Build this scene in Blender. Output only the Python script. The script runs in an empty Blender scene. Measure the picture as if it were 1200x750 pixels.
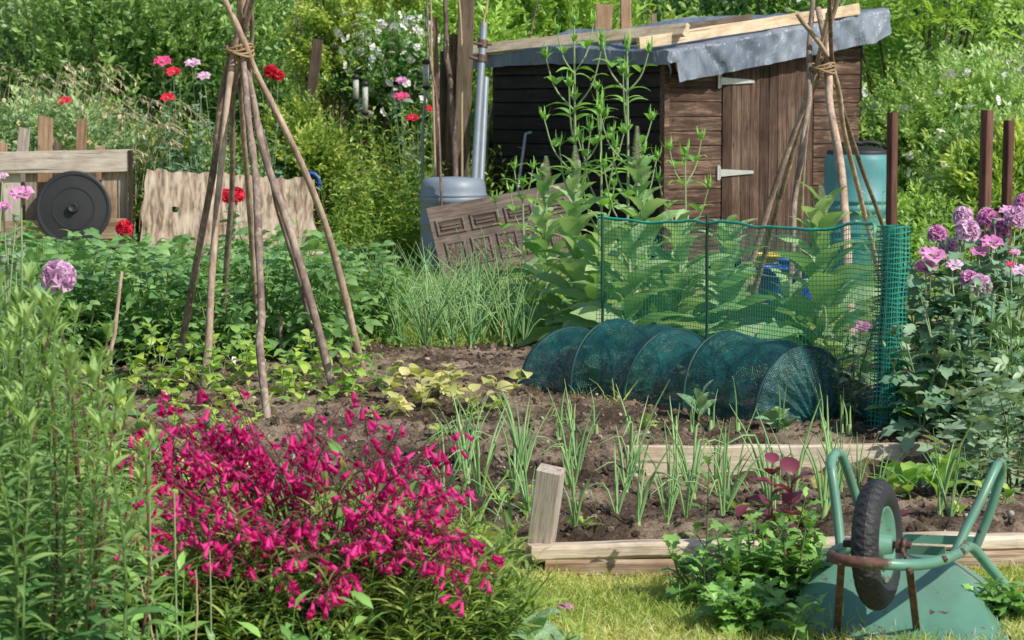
import bpy, math, random
import numpy as np
from mathutils import Vector, Matrix
rng = np.random.default_rng(11)
random.seed(11)
R_ = math.radians
scene = bpy.context.scene
COL = scene.collection
# ------------------------------------------------------------------ camera
F = 2600.0; CAMZ = 1.55; TH = math.atan(249/F)
cd = bpy.data.cameras.new('camera'); cam = bpy.data.objects.new('camera', cd); COL.objects.link(cam)
cam.location = (0, 0, CAMZ); cam.rotation_euler = (R_(90)-TH, 0, 0)
cd.sensor_width = 36; cd.lens = F/1200*36; cd.clip_end = 2000; cd.clip_start = .05
cd.dof.use_dof = True; cd.dof.focus_distance = 9.8; cd.dof.aperture_fstop = 9
scene.camera = cam
def ray(px, py):
    u, v = (px-600)/F, -(py-375)/F
    return np.array([u, math.cos(TH)+v*math.sin(TH), -math.sin(TH)+v*math.cos(TH)])
def at(px, py, d):                       # survey helper: the point at ground distance d seen in that direction
    r = ray(px, py); return np.array([0, 0, CAMZ])+r*(d/r[1])
def G(px, py, z=0.):                     # the point on level z seen in that direction
    r = ray(px, py); return np.array([0, 0, CAMZ])+r*((z-CAMZ)/r[2])
def X(px, d): return (px-600)/F*d        # lateral position
# ------------------------------------------------------------------ mesh builder
class MB:
    def __init__(s): s.V=[]; s.Q=[]; s.T=[]; s.tint=[]; s.uv=[]; s.qm=[]; s.tm=[]; s.n=0; s.hasuv=False
    def add(s, V, Fc, tint=.5, mi=0, uv=None):
        V=np.asarray(V,float).reshape(-1,3); Fc=np.asarray(Fc,int)
        s.V.append(V); s.tint.append(np.broadcast_to(np.asarray(tint,float),(len(V),)))
        if uv is None: s.uv.append(np.zeros((len(V),2)))
        else: s.uv.append(np.asarray(uv,float)); s.hasuv=True
        if len(Fc):
            if Fc.shape[1]==4: s.Q.append(Fc+s.n); s.qm.append(np.full(len(Fc),mi))
            else: s.T.append(Fc+s.n); s.tm.append(np.full(len(Fc),mi))
        s.n+=len(V); return s
    def inst(s, tpl, R, T, S, tint=None, mi=0):
        tv,tf=tpl[0],tpl[1]; N=len(T); S=np.asarray(S,float)
        S=np.broadcast_to(S,(N,)) if S.ndim<2 else S
        if S.ndim==1: V=np.einsum('nij,kj->nki',R,tv)*S[:,None,None]
        else: V=np.einsum('nij,nkj->nki',R,tv[None]*S[:,None,:])
        V=V+np.asarray(T)[:,None,:]; k=len(tv)
        Fc=(tf[None]+(np.arange(N)*k)[:,None,None]).reshape(-1,tf.shape[1])
        if tint is None: tint=rng.random(N)
        tint=np.repeat(np.broadcast_to(np.asarray(tint,float),(N,)),k)
        if len(tpl)>2: tint=np.clip(tint+np.tile(tpl[2],N),0,1)
        return s.add(V.reshape(-1,3),Fc,tint,mi)
    def tube(s, P, r, n=6, tint=.5, mi=0, cap=True):
        P=np.asarray(P,float); k=len(P); r=np.broadcast_to(np.asarray(r,float),(k,))
        D=np.gradient(P,axis=0); D/=np.linalg.norm(D,axis=1)[:,None]+1e-9
        ref=np.array([0,0,1.]) if abs(np.mean(D[:,2]))<.8 else np.array([1.,.2,0])
        A=np.cross(D,ref); A/=np.linalg.norm(A,axis=1)[:,None]+1e-9; B=np.cross(D,A)
        an=np.arange(n)*2*math.pi/n
        V=P[:,None,:]+r[:,None,None]*(np.cos(an)[None,:,None]*A[:,None,:]+np.sin(an)[None,:,None]*B[:,None,:])
        i=np.arange(k-1)[:,None]; j=np.arange(n)[None]; j2=(j+1)%n
        Fq=np.stack([i*n+j,i*n+j2,(i+1)*n+j2,(i+1)*n+j],-1).reshape(-1,4)
        s.add(V.reshape(-1,3),Fq,tint,mi)
        if cap:
            for e,c in ((0,P[0]),(k-1,P[-1])):
                ring=V[e]; jj=np.arange(n); 
                f=np.stack([jj,(jj+1)%n,np.full(n,n)],-1)
                if e: f=f[:,::-1]
                s.add(np.vstack([ring,c]),f,tint,mi)
        return s
    def box(s, lo, hi, M=None, tint=.5, mi=0):
        lo=np.asarray(lo,float); hi=np.asarray(hi,float)
        V=np.array([[x,y,z] for x in (lo[0],hi[0]) for y in (lo[1],hi[1]) for z in (lo[2],hi[2])])
        if M is not None: V=V@np.asarray(M[0]).T+np.asarray(M[1])
        return s.add(V,[[0,1,3,2],[4,6,7,5],[0,4,5,1],[2,3,7,6],[0,2,6,4],[1,5,7,3]],tint,mi)
    def lathe(s, prof, n=32, c=(0,0,0), tint=.5, mi=0, wob=0):
        prof=np.asarray(prof,float); k=len(prof); an=np.arange(n)*2*math.pi/n
        V=np.stack([prof[:,0,None]*np.cos(an),prof[:,0,None]*np.sin(an),np.repeat(prof[:,1,None],n,1)],-1)+np.asarray(c)
        i=np.arange(k-1)[:,None]; j=np.arange(n)[None]; j2=(j+1)%n
        Fq=np.stack([i*n+j,i*n+j2,(i+1)*n+j2,(i+1)*n+j],-1).reshape(-1,4)
        return s.add(V.reshape(-1,3),Fq,tint,mi)
    def grid(s, P, tint=.5, mi=0, uv=None, mask=None):          # P (a,b,3)
        P=np.asarray(P,float); a,b=P.shape[:2]
        i=np.arange(a-1)[:,None]; j=np.arange(b-1)[None]
        Fq=np.stack([i*b+j,(i+1)*b+j,(i+1)*b+j+1,i*b+j+1],-1).reshape(-1,4)
        if mask is not None: Fq=Fq[mask.reshape(-1)]
        t=tint if np.ndim(tint)==0 else np.asarray(tint).reshape(-1)
        return s.add(P.reshape(-1,3),Fq,t,mi,None if uv is None else np.asarray(uv).reshape(-1,2))
    def build(s, name, mats, parent=None, smooth=True, loc=None, bevel=0):
        me=bpy.data.meshes.new(name)
        V=np.concatenate(s.V); Q=np.concatenate(s.Q) if s.Q else np.zeros((0,4),int); T=np.concatenate(s.T) if s.T else np.zeros((0,3),int)
        me.vertices.add(len(V)); me.vertices.foreach_set('co',V.astype(np.float32).ravel())
        lv=np.concatenate([T.ravel(),Q.ravel()]).astype(np.int32)
        me.loops.add(len(lv)); me.loops.foreach_set('vertex_index',lv)
        st=np.concatenate([np.arange(len(T))*3,len(T)*3+np.arange(len(Q))*4]).astype(np.int32)
        me.polygons.add(len(st)); me.polygons.foreach_set('loop_start',st)
        mi=np.concatenate((s.tm if s.tm else [])+(s.qm if s.qm else [])).astype(np.int32)
        me.update(calc_edges=True)
        me.polygons.foreach_set('material_index',mi)
        me.polygons.foreach_set('use_smooth',np.full(len(st),bool(smooth)))
        a=me.attributes.new('tint','FLOAT','POINT'); a.data.foreach_set('value',np.concatenate(s.tint).astype(np.float32))
        if s.hasuv:
            uv=np.concatenate(s.uv); w=np.zeros((len(uv),3),np.float32); w[:,:2]=uv
            a=me.attributes.new('sheet','FLOAT_VECTOR','POINT'); a.data.foreach_set('vector',w.ravel())
        me.validate(); 
        for m in (mats if isinstance(mats,(list,tuple)) else [mats]): me.materials.append(m)
        o=bpy.data.objects.new(name,me); COL.objects.link(o)
        if parent is not None: o.parent=parent
        if loc is not None: o.location=loc
        if bevel:
            b=o.modifiers.new('bevel','BEVEL'); b.width=bevel; b.segments=2; b.limit_method='ANGLE'
        return o
def tag(o, label=None, cat=None, group=None, kind=None):
    if label: o['label']=label
    if cat: o['category']=cat
    if group: o['group']=group
    if kind: o['kind']=kind
    return o
def thing(name, label, cat, loc=(0,0,0), rz=0, group=None):
    o=bpy.data.objects.new(name,None); COL.objects.link(o); o.empty_display_size=.1
    o.location=[float(v) for v in loc]; o.rotation_euler=(0,0,rz); return tag(o,label,cat,group)
def copy_tree(o, parent=None):
    c=o.copy(); COL.objects.link(c); c.parent=parent
    for ch in list(o.children): copy_tree(ch,c)
    return c
# ------------------------------------------------------------------ maths
def nrm(v): v=np.asarray(v,float); return v/(np.linalg.norm(v,axis=-1,keepdims=True)+1e-9)
def frames(d, roll=0, up=None):          # columns: side, along, normal
    d=nrm(d); N=len(d)
    up=np.broadcast_to(np.array([0.,0,1.]) if up is None else up,(N,3))
    side=np.cross(d,up); bad=np.linalg.norm(side,axis=1)<.05; side[bad]=[1,0,0]; side=nrm(side)
    nn=nrm(np.cross(side,d))
    roll=np.broadcast_to(np.asarray(roll,float),(N,))[:,None]
    s2=side*np.cos(roll)+nn*np.sin(roll); n2=-side*np.sin(roll)+nn*np.cos(roll)
    return np.stack([s2,d,n2],-1)
def ss(a,b,x): t=np.clip((np.asarray(x,float)-a)/(b-a),0,1); return t*t*(3-2*t)
_lat=np.random.default_rng(5).random((64,64,64))
def noise(p, f=1.):                      # value noise, p (...,3)
    p=np.asarray(p,float)*f+100; i=np.floor(p).astype(int); t=p-i; t=t*t*(3-2*t); o=0
    for a in (0,1):
        for b in (0,1):
            for c in (0,1):
                w=(t[...,0] if a else 1-t[...,0])*(t[...,1] if b else 1-t[...,1])*(t[...,2] if c else 1-t[...,2])
                o=o+w*_lat[(i[...,0]+a)%64,(i[...,1]+b)%64,(i[...,2]+c)%64]
    return o*2-1
def curve(pts, n=12):                    # Catmull-Rom through points
    P=np.asarray(pts,float); P=np.vstack([2*P[0]-P[1],P,2*P[-1]-P[-2]]); out=[]
    m=len(P)-3
    for q in np.linspace(0,m-1e-6,n):
        i=int(q); t=q-i; a,b,c,d=P[i:i+4]
        out.append(.5*((2*b)+(-a+c)*t+(2*a-5*b+4*c-d)*t*t+(-a+3*b-3*c+d)*t**3))
    return np.array(out)
def U(a,b,n=None): return rng.uniform(a,b,n)
# ------------------------------------------------------------------ leaf templates (along +y, width x, normal z)
def leaf(w=.3, n=5, droop=.4, fold=.15, peak=.4, tip=1.0, ripple=0, lobes=0, stalk=0):
    V=[];F_=[];ang=0;y=0;z=0
    for i in range(n+1):
        t=i/n
        p=math.sin(math.pi*min(1,t**(math.log(.5)/math.log(peak))))**tip if 0<t<1 else 0
        if lobes: p*=1+.38*math.cos(t*lobes*2*math.pi)
        h=max(w*.5*p,.012)
        if stalk and t<stalk: h=.012
        a=.5*droop-droop*1.5*t
        if i: y+=math.cos(a)/n; z+=math.sin(a)/n
        rr=ripple*math.sin(i*2.4)
        V+= [(-h,y,z+fold*h*2+rr),(0,y,z),(h,y,z+fold*h*2-rr)]
        if i:
            b=(i-1)*3; F_+=[(b,b+1,b+4,b+3),(b+1,b+2,b+5,b+4)]
    V=np.array(V); tt=np.where(np.arange(len(V))%3==1,.10,-.03)
    return V,np.array(F_),tt
def leaf2(w=.45, fold=.12):              # cheap two-triangle leaf
    return np.array([(0,0,0),(w/2,.45,fold),(0,1,-.08),(-w/2,.45,fold)]),np.array([(0,1,2),(0,2,3)])
def merge_tpl(parts):
    V=[];Fq=[];n=0;t=[]
    for p in parts:
        V.append(p[0]);Fq.append(p[1]+n);n+=len(p[0]);t.append(p[2] if len(p)>2 else np.zeros(len(p[0])))
    return np.concatenate(V),np.concatenate(Fq),np.concatenate(t)
# ------------------------------------------------------------------ materials
class NT:
    def __init__(s,name):
        s.m=bpy.data.materials.new(name); s.m.use_nodes=True; s.t=s.m.node_tree; s.t.nodes.clear()
        s.out=s.n('ShaderNodeOutputMaterial')
    def n(s,ty,**k):
        o=s.t.nodes.new(ty)
        for a,b in k.items():
            if a.startswith('_'): setattr(o,a[1:],b)
            else:
                key=a.replace('__',' ')
                o.inputs[key].default_value=b
        return o
    def l(s,a,b): s.t.links.new(a,b)
    def attr(s,name): return s.n('ShaderNodeAttribute',_attribute_name=name)
    def ramp(s,fac,stops):
        r=s.n('ShaderNodeValToRGB'); e=r.color_ramp.elements
        while len(e)<len(stops): e.new(.5)
        for el,(p,c) in zip(e,stops): el.position=p; el.color=(*c,1)
        if fac is not None: s.l(fac,r.inputs['Fac'])
        return r.outputs['Color']
    def math(s,op,a,b=None,c=False):
        m=s.n('ShaderNodeMath',_operation=op,_use_clamp=c)
        for i,v in enumerate((a,b)):
            if v is None: continue
            if hasattr(v,'is_linked'): s.l(v,m.inputs[i])
            else: m.inputs[i].default_value=v
        return m.outputs[0]
    def mix(s,fac,a,b,mode='MIX'):
        m=s.n('ShaderNodeMix',_data_type='RGBA',_blend_type=mode)
        for k,v in ((0,fac),(6,a),(7,b)):
            if hasattr(v,'is_linked'): s.l(v,m.inputs[k])
            else: m.inputs[k].default_value=v if k==0 else (*v,1)
        return m.outputs[2]
    def coord(s,scale=(1,1,1),which='Object'):
        c=s.n('ShaderNodeTexCoord'); m=s.n('ShaderNodeMapping'); m.inputs['Scale'].default_value=scale
        s.l(c.outputs[which],m.inputs['Vector']); return m.outputs['Vector']
    def noise(s,vec,scale=5,detail=4,rough=.6,dist=0):
        o=s.n('ShaderNodeTexNoise',Scale=scale,Detail=detail,Roughness=rough,Distortion=dist)
        if vec is not None: s.l(vec,o.inputs['Vector'])
        return o.outputs['Fac']
    def bump(s,h,strength=.4,dist=.01):
        b=s.n('ShaderNodeBump',Strength=strength,Distance=dist); s.l(h,b.inputs['Height']); return b.outputs['Normal']
    def pbr(s,col,rough=.6,spec=.3,metal=0,normal=None,**k):
        p=s.n('ShaderNodeBsdfPrincipled')
        for key,v in (('Base Color',col),('Roughness',rough),('Specular IOR Level',spec),('Metallic',metal)):
            if hasattr(v,'is_linked'): s.l(v,p.inputs[key])
            else: p.inputs[key].default_value=(*v,1) if key=='Base Color' else v
        if normal is not None: s.l(normal,p.inputs['Normal'])
        return p.outputs[0]
    def done(s,sh): s.l(sh,s.out.inputs['Surface']); return s.m
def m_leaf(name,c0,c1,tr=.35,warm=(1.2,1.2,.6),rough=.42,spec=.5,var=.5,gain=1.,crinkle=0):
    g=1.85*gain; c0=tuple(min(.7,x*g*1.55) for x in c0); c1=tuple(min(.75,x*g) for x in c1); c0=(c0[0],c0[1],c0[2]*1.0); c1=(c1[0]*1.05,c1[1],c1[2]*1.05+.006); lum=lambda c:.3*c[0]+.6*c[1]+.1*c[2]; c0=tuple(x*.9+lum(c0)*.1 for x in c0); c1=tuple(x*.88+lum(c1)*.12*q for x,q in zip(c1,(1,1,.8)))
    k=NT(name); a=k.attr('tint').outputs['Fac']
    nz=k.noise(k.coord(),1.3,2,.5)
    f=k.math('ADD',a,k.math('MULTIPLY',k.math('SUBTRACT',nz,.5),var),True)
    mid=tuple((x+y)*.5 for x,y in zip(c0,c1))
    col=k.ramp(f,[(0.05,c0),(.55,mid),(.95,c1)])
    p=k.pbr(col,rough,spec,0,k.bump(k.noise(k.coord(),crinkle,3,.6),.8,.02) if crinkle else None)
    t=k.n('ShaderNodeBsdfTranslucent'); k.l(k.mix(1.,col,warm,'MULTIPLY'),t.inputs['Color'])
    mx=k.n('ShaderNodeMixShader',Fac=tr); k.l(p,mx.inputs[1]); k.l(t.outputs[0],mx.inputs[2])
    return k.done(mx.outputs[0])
def m_petal(name,c0,c1,tr=.4,rough=.5):
    k=NT(name); a=k.attr('tint').outputs['Fac']; col=k.ramp(a,[(0,c0),(1,c1)])
    p=k.pbr(col,rough,.2); t=k.n('ShaderNodeBsdfTranslucent'); k.l(col,t.inputs['Color'])
    mx=k.n('ShaderNodeMixShader',Fac=tr); k.l(p,mx.inputs[1]); k.l(t.outputs[0],mx.inputs[2]); return k.done(mx.outputs[0])
def m_plain(name,col,rough=.5,spec=.4,metal=0,nz=8,amp=.25,bump=0):
    k=NT(name); v=k.coord(); n=k.noise(v,nz,5,.65); a=k.attr('tint').outputs['Fac']
    f=k.math('ADD',k.math('MULTIPLY',n,.7),k.math('MULTIPLY',a,.3))
    c=k.ramp(f,[(.25,tuple(x*(1-amp) for x in col)),(.75,tuple(min(1,x*(1+amp)) for x in col))])
    nm=k.bump(k.noise(v,nz*6,3),bump,.004) if bump else None
    return k.done(k.pbr(c,rough,spec,metal,nm))
def m_wood(name,dark,mid,light,stretch=(1.2,22,22),rough=.8,bump=.5,knots=.5,spec=.2,scale=1.,spots=0,tv=.32,dirt=0):
    k=NT(name); v=k.coord(stretch); a=k.attr('tint').outputs['Fac']
    n1=k.noise(v,2.2*scale,6,.65,.4); n2=k.noise(v,9*scale,3,.6)
    n3=k.noise(k.coord(),2.5,3,.6)
    f=k.math('ADD',k.math('MULTIPLY',n1,.62),k.math('MULTIPLY',n2,.28))
    f=k.math('ADD',f,k.math('MULTIPLY',k.math('SUBTRACT',n3,.5),.3))
    f=k.math('ADD',f,k.math('MULTIPLY',k.math('SUBTRACT',a,.5),tv))
    col=k.ramp(f,[(.28,dark),(.47,mid),(.66,light)])
    if knots:
        vo=k.n('ShaderNodeTexVoronoi',Scale=3.1); k.l(k.coord(tuple(max(.6,x*.12) if x>3 else x*1.1 for x in stretch)),vo.inputs['Vector'])
        kn=k.ramp(vo.outputs['Distance'],[(.07,(1,1,1)),(.14,(0,0,0))])
        kf=k.math('MULTIPLY',kn,knots); col=k.mix(kf,col,tuple(x*.6 for x in dark))
    if dirt:
        dn=k.ramp(k.noise(k.coord((1,1.6,1.6)),4.5,6,.72),[(.44,(0,0,0)),(.66,(1,1,1))]); col=k.mix(k.math('MULTIPLY',dn,dirt),col,(.095,.066,.045))
        ck=k.ramp(k.noise(k.coord((.7,26,26)),1.6,3,.5),[(.63,(0,0,0)),(.69,(1,1,1))]); col=k.mix(k.math('MULTIPLY',ck,.75),col,(.04,.028,.02))
    if spots:
        sp=k.ramp(k.noise(k.coord(),26,2,.5),[(.60,(0,0,0)),(.72,(1,1,1))]); col=k.mix(k.math('MULTIPLY',sp,spots),col,light)
    return k.done(k.pbr(col,rough,spec,0,k.bump(f,bump,.008)))
M={}
# foliage
M['hedge']=m_leaf('hedge_leaf',(.022,.052,.012),(.15,.235,.065),.42,gain=1.75)
M['dull']=m_leaf('dull_leaf',(.028,.055,.024),(.14,.20,.085),.38,gain=1.8)
M['dark']=m_leaf('dark_leaf',(.012,.032,.010),(.07,.135,.036),.38,gain=2.3)
M['yellow']=m_leaf('yellow_leaf',(.05,.095,.012),(.27,.36,.055),.42,gain=1.2)
M['bright']=m_leaf('bright_leaf',(.035,.085,.010),(.20,.33,.045),.42,gain=1.2)
M['rose']=m_leaf('rose_leaf',(.022,.065,.014),(.17,.28,.075),.4,gain=1.6)
M['pale']=m_leaf('pale_leaf',(.07,.09,.06),(.33,.37,.26),.25,(1.1,1.1,.8))
M['potato']=m_leaf('potato_leaf',(.022,.065,.018),(.125,.235,.07),.4,gain=1.3)
M['onion']=m_leaf('onion_leaf',(.055,.14,.045),(.22,.35,.125),.32,(1.2,1.2,.6),.4)
M['mullein']=m_leaf('mullein_leaf',(.055,.125,.04),(.225,.315,.15),.4,(1.1,1.15,.65),.7,.15,crinkle=30,gain=1.15)
M['teasel']=m_leaf('teasel_leaf',(.03,.10,.016),(.16,.32,.055),.42,gain=1.15)
M['poppy_leaf']=m_leaf('poppy_leaf',(.03,.085,.05),(.16,.27,.15),.28,(1.2,1.2,.6),.5,gain=1.05)
M['perennial']=m_leaf('perennial_leaf',(.03,.085,.024),(.205,.32,.09),.42)
M['penleaf']=m_leaf('penstemon_leaf',(.018,.05,.010),(.20,.29,.05),.42,gain=1.15)
M['bean']=m_leaf('bean_leaf',(.06,.15,.018),(.30,.42,.06),.45)
M['sick']=m_leaf('yellowed_leaf',(.17,.19,.04),(.42,.40,.15),.4)
M['rocket']=m_leaf('weed_leaf',(.018,.055,.012),(.12,.25,.045),.35,gain=1.35)
M['broad']=m_leaf('grey_green_leaf',(.035,.08,.045),(.19,.27,.15),.25,gain=1.05)
M['cabbage']=m_leaf('cabbage_leaf',(.055,.13,.055),(.19,.31,.15),.3,crinkle=45)
M['orach']=m_leaf('purple_leaf',(.045,.008,.016),(.20,.045,.07),.3,(1.3,.7,.5))
M['grass']=m_leaf('grass_blade',(.11,.16,.02),(.42,.42,.14),.4)
M['longgrass']=m_leaf('long_grass',(.05,.11,.012),(.26,.36,.07),.4,gain=1.2)
M['straw']=m_leaf('straw',(.22,.19,.11),(.46,.42,.30),.3,(1.1,1,.8))
M['weed']=m_leaf('weed_green',(.035,.10,.012),(.25,.40,.06),.45,gain=1.3)
M['stem']=m_plain('green_stem',(.11,.19,.055),.5,.3)
M['palestem']=m_plain('pale_stem',(.24,.32,.16),.5,.3)
M['redstem']=m_plain('red_stem',(.13,.05,.045),.5,.3)
M['twig']=m_plain('twig_bark',(.10,.075,.05),.8,.2)
# petals
M['magenta']=m_petal('magenta_petal',(.62,.006,.17),(.96,.085,.42),.5)
M['bud']=m_petal('purple_bud',(.10,.015,.03),(.34,.06,.12),.2)
M['lilac']=m_petal('lilac_petal',(.66,.36,.60),(.95,.75,.90),.4)
M['mauve']=m_petal('mauve_petal',(.66,.22,.52),(.93,.54,.80),.4)
M['red']=m_petal('red_petal',(.55,.01,.03),(.90,.06,.12),.35)
M['pink']=m_petal('pink_petal',(.62,.03,.14),(.90,.14,.35),.35)
M['white']=m_petal('white_petal',(.72,.70,.66),(.9,.9,.88),.3)
M['cream']=m_petal('cream_petal',(.60,.42,.16),(.85,.72,.42),.3)
M['orange']=m_petal('orange_petal',(.75,.20,.01),(.95,.42,.03),.3)
M['blue']=m_petal('blue_petal',(.10,.14,.55),(.2,.3,.8),.3)
M['pod']=m_plain('seed_pod',(.22,.30,.20),.5,.3)
# timber
M['shedfront']=m_wood('shed_front_wood',(.024,.014,.011),(.088,.053,.038),(.31,.215,.16),(1.3,26,15),.75,.7,.6,tv=.14)
M['shedside']=m_wood('shed_side_wood',(.004,.0035,.0035),(.012,.0105,.010),(.045,.038,.034),(20,1.3,15),.6,.4,.2)
M['sheddoor']=m_wood('shed_door_wood',(.020,.011,.009),(.075,.046,.034),(.21,.145,.11),(22,22,1.2),.75,.7,.5,tv=.16)
M['grey_wood']=m_wood('grey_weathered_wood',(.16,.125,.095),(.36,.30,.245),(.56,.50,.43),(1.2,24,24),.85,.5,.4,dirt=.25)
M['tan_wood']=m_wood('tan_timber',(.30,.20,.10),(.52,.39,.235),(.70,.58,.42),(1.2,18,18),.8,.4,.6,dirt=.35)
M['brown_wood']=m_wood('brown_board',(.10,.06,.035),(.27,.17,.10),(.44,.30,.20),(1.2,20,20),.85,.5,.4)
M['dark_wood']=m_wood('dark_board',(.03,.022,.016),(.085,.065,.047),(.18,.14,.10),(1.2,20,20),.85,.5,.3)
M['plank_wood']=m_wood('bed_board_wood',(.20,.125,.07),(.50,.40,.29),(.72,.63,.51),(1.0,20,20),.85,.7,.5,dirt=.38)
M['red_post']=m_wood('red_brown_post',(.055,.026,.02),(.12,.055,.042),(.20,.11,.085),(1.2,20,20),.7,.4,.1)
M['bark']=m_wood('hazel_bark',(.11,.075,.058),(.33,.235,.175),(.60,.47,.36),(5,5,2.2),.75,.6,0,.25,1.2,.55)
M['bark2']=m_wood('dark_hazel_bark',(.065,.045,.042),(.20,.145,.12),(.46,.37,.30),(5,5,2.2),.75,.6,0,.25,1.2,.6)
M['panel_wood']=m_wood('carved_panel_wood',(.045,.034,.03),(.135,.105,.09),(.24,.195,.168),(1.4,20,20),.8,.4,0)
M['cane']=m_plain('cane',(.42,.33,.20),.6,.3)
M['twine']=m_plain('twine',(.34,.235,.13),.9,.1,0,60,.4,.6)
# plastics and metals
M['grey_plastic']=m_plain('grey_plastic',(.20,.245,.30),.45,.4,0,5,.18,.05)
M['teal_plastic']=m_plain('teal_plastic',(.07,.235,.25),.5,.4,0,5,.28,.04)
M['black_plastic']=m_plain('black_plastic',(.020,.021,.023),.55,.4,0,6,.35,.08)
M['grey_pipe']=m_plain('grey_pipe',(.25,.29,.33),.4,.5,.3,6,.2)
M['zinc']=m_plain('zinc',(.50,.51,.50),.45,.5,.3,20,.25)
M['blue_plastic']=m_plain('blue_plastic',(.02,.07,.33),.4,.5)
M['yellow_plastic']=m_plain('yellow_plastic',(.6,.45,.05),.4,.5)
M['whiteplastic']=m_plain('white_plastic',(.75,.75,.75),.4,.5,0,6,.08)
M['feeder']=m_plain('feeder_tube',(.40,.42,.36),.5,.3,0,40,.4)
M['rubber']=m_plain('tyre_rubber',(.022,.023,.026),.6,.4,0,14,.45,.25)
M['netgreen']=m_plain('green_net',(.024,.25,.185),.4,.5,0,4,.3)
M['nettop']=m_plain('net_selvedge',(.03,.42,.32),.4,.5,0,20,.3)
M['clocherod']=m_plain('dark_hoop',(.008,.045,.045),.5,.3)
M['netpost']=m_plain('green_stake',(.015,.07,.045),.5,.4)
M['stone']=m_plain('pale_stone',(.36,.32,.27),.8,.2,0,20,.4)
M['roofgrey']=m_plain('slate_roof',(.25,.25,.26),.8,.2,0,3,.2)
M['render_wall']=m_plain('brick_wall',(.42,.30,.22),.9,.1,0,6,.25)
def m_paint():
    k=NT('worn_green_paint'); v=k.coord()
    base=k.ramp(k.noise(v,5,4,.6),[(.3,(.085,.215,.155)),(.7,(.135,.30,.22))])
    dirt=k.ramp(k.noise(v,3.1,6,.7),[(.52,(0,0,0)),(.75,(1,1,1))]); base=k.mix(k.math('MULTIPLY',dirt,.55),base,(.15,.16,.11))
    sp=k.ramp(k.noise(v,24,3,.55),[(.655,(0,0,0)),(.69,(1,1,1))])
    a=k.attr('tint').outputs['Fac']                      # 1 = worn to rust
    edge=k.math('ADD',a,k.math('MULTIPLY',k.math('SUBTRACT',k.noise(v,16,5,.7),.5),1.3))
    rf=k.ramp(edge,[(.58,(0,0,0)),(.74,(1,1,1))])
    f=k.math('MAXIMUM',rf,sp)
    rust=k.ramp(k.noise(v,40,4),[(.3,(.055,.028,.02)),(.7,(.17,.085,.06))])
    col=k.mix(f,base,rust); ro=k.math('ADD',k.math('MULTIPLY',f,.35),.38)
    return k.done(k.pbr(col,ro,.45,0,k.bump(k.math('ADD',f,k.noise(v,9,3)),.15,.003)))
M['paint']=m_paint()
def m_rust():
    k=NT('rusty_steel'); v=k.coord()
    c=k.ramp(k.noise(v,30,5,.7),[(.3,(.045,.026,.022)),(.55,(.13,.075,.06)),(.75,(.26,.17,.15))])
    return k.done(k.pbr(c,.6,.4,.2,k.bump(k.noise(v,60,3),.3,.003)))
M['rust']=m_rust()
def m_tarp():
    k=NT('grey_tarpaulin'); v=k.coord((1,1,1)); a=k.attr('tint').outputs['Fac']
    n=k.noise(v,2.5,5,.6); w=k.noise(k.coord((4.0,4.0,1.0)),1.6,3,.55,1.6)
    c=k.ramp(k.math('ADD',k.math('MULTIPLY',n,.5),k.math('MULTIPLY',a,.5)),[(.25,(.07,.09,.125)),(.5,(.145,.175,.225)),(.8,(.27,.31,.37))])
    return k.done(k.pbr(c,.42,.45,0,k.bump(w,.85,.06)))
M['tarp']=m_tarp()
def m_sheet():
    k=NT('cement_sheet'); v=k.coord((15,15,.5))
    n=k.noise(v,1.6,5,.6,.5); n2=k.noise(k.coord((30,30,.8)),1.5,3)
    c=k.ramp(k.math('ADD',k.math('MULTIPLY',n,.75),k.math('MULTIPLY',n2,.25)),[(.40,(.20,.15,.12)),(.48,(.38,.295,.225)),(.57,(.52,.44,.35)),(.74,(.66,.60,.53))])
    d=k.ramp(k.noise(k.coord(),3,5,.7),[(.5,(1,1,1)),(.8,(.5,.42,.36))]); c=k.mix(1.,c,d,'MULTIPLY')
    return k.done(k.pbr(c,.9,.1,0,k.bump(n,.3,.01)))
M['sheet']=m_sheet()
def m_net(name,col,pitch,wire,back):
    k=NT(name); a=k.attr('sheet'); sp=k.n('ShaderNodeSeparateXYZ'); k.l(a.outputs['Vector'],sp.inputs[0])
    def strand(o):
        f=k.math('FRACT',k.math('MULTIPLY',o,1/pitch)); return k.math('LESS_THAN',f,wire)
    m=k.math('MAXIMUM',strand(sp.outputs[0]),strand(sp.outputs[1]))
    nz=k.noise(k.coord(),9,5,.7); c=k.ramp(nz,[(.3,tuple(x*.45 for x in col)),(.7,tuple(x*1.6 for x in col))])
    p=k.pbr(c,.45,.5,0,k.bump(k.noise(k.coord(),14,4,.65),.8,.03)); tl=k.n('ShaderNodeBsdfTranslucent'); k.l(c,tl.inputs[0])
    m1=k.n('ShaderNodeMixShader',Fac=.3); k.l(p,m1.inputs[1]); k.l(tl.outputs[0],m1.inputs[2])
    tr=k.n('ShaderNodeBsdfTransparent'); m2=k.n('ShaderNodeMixShader')
    f=k.math('ADD',k.math('MULTIPLY',m,1-back),back); k.l(f,m2.inputs[0]); k.l(tr.outputs[0],m2.inputs[1]); k.l(m1.outputs[0],m2.inputs[2])
    return k.done(m2.outputs[0])
M['clochenet']=m_net('cloche_net',(.018,.115,.115),.009,.42,.07)
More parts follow.
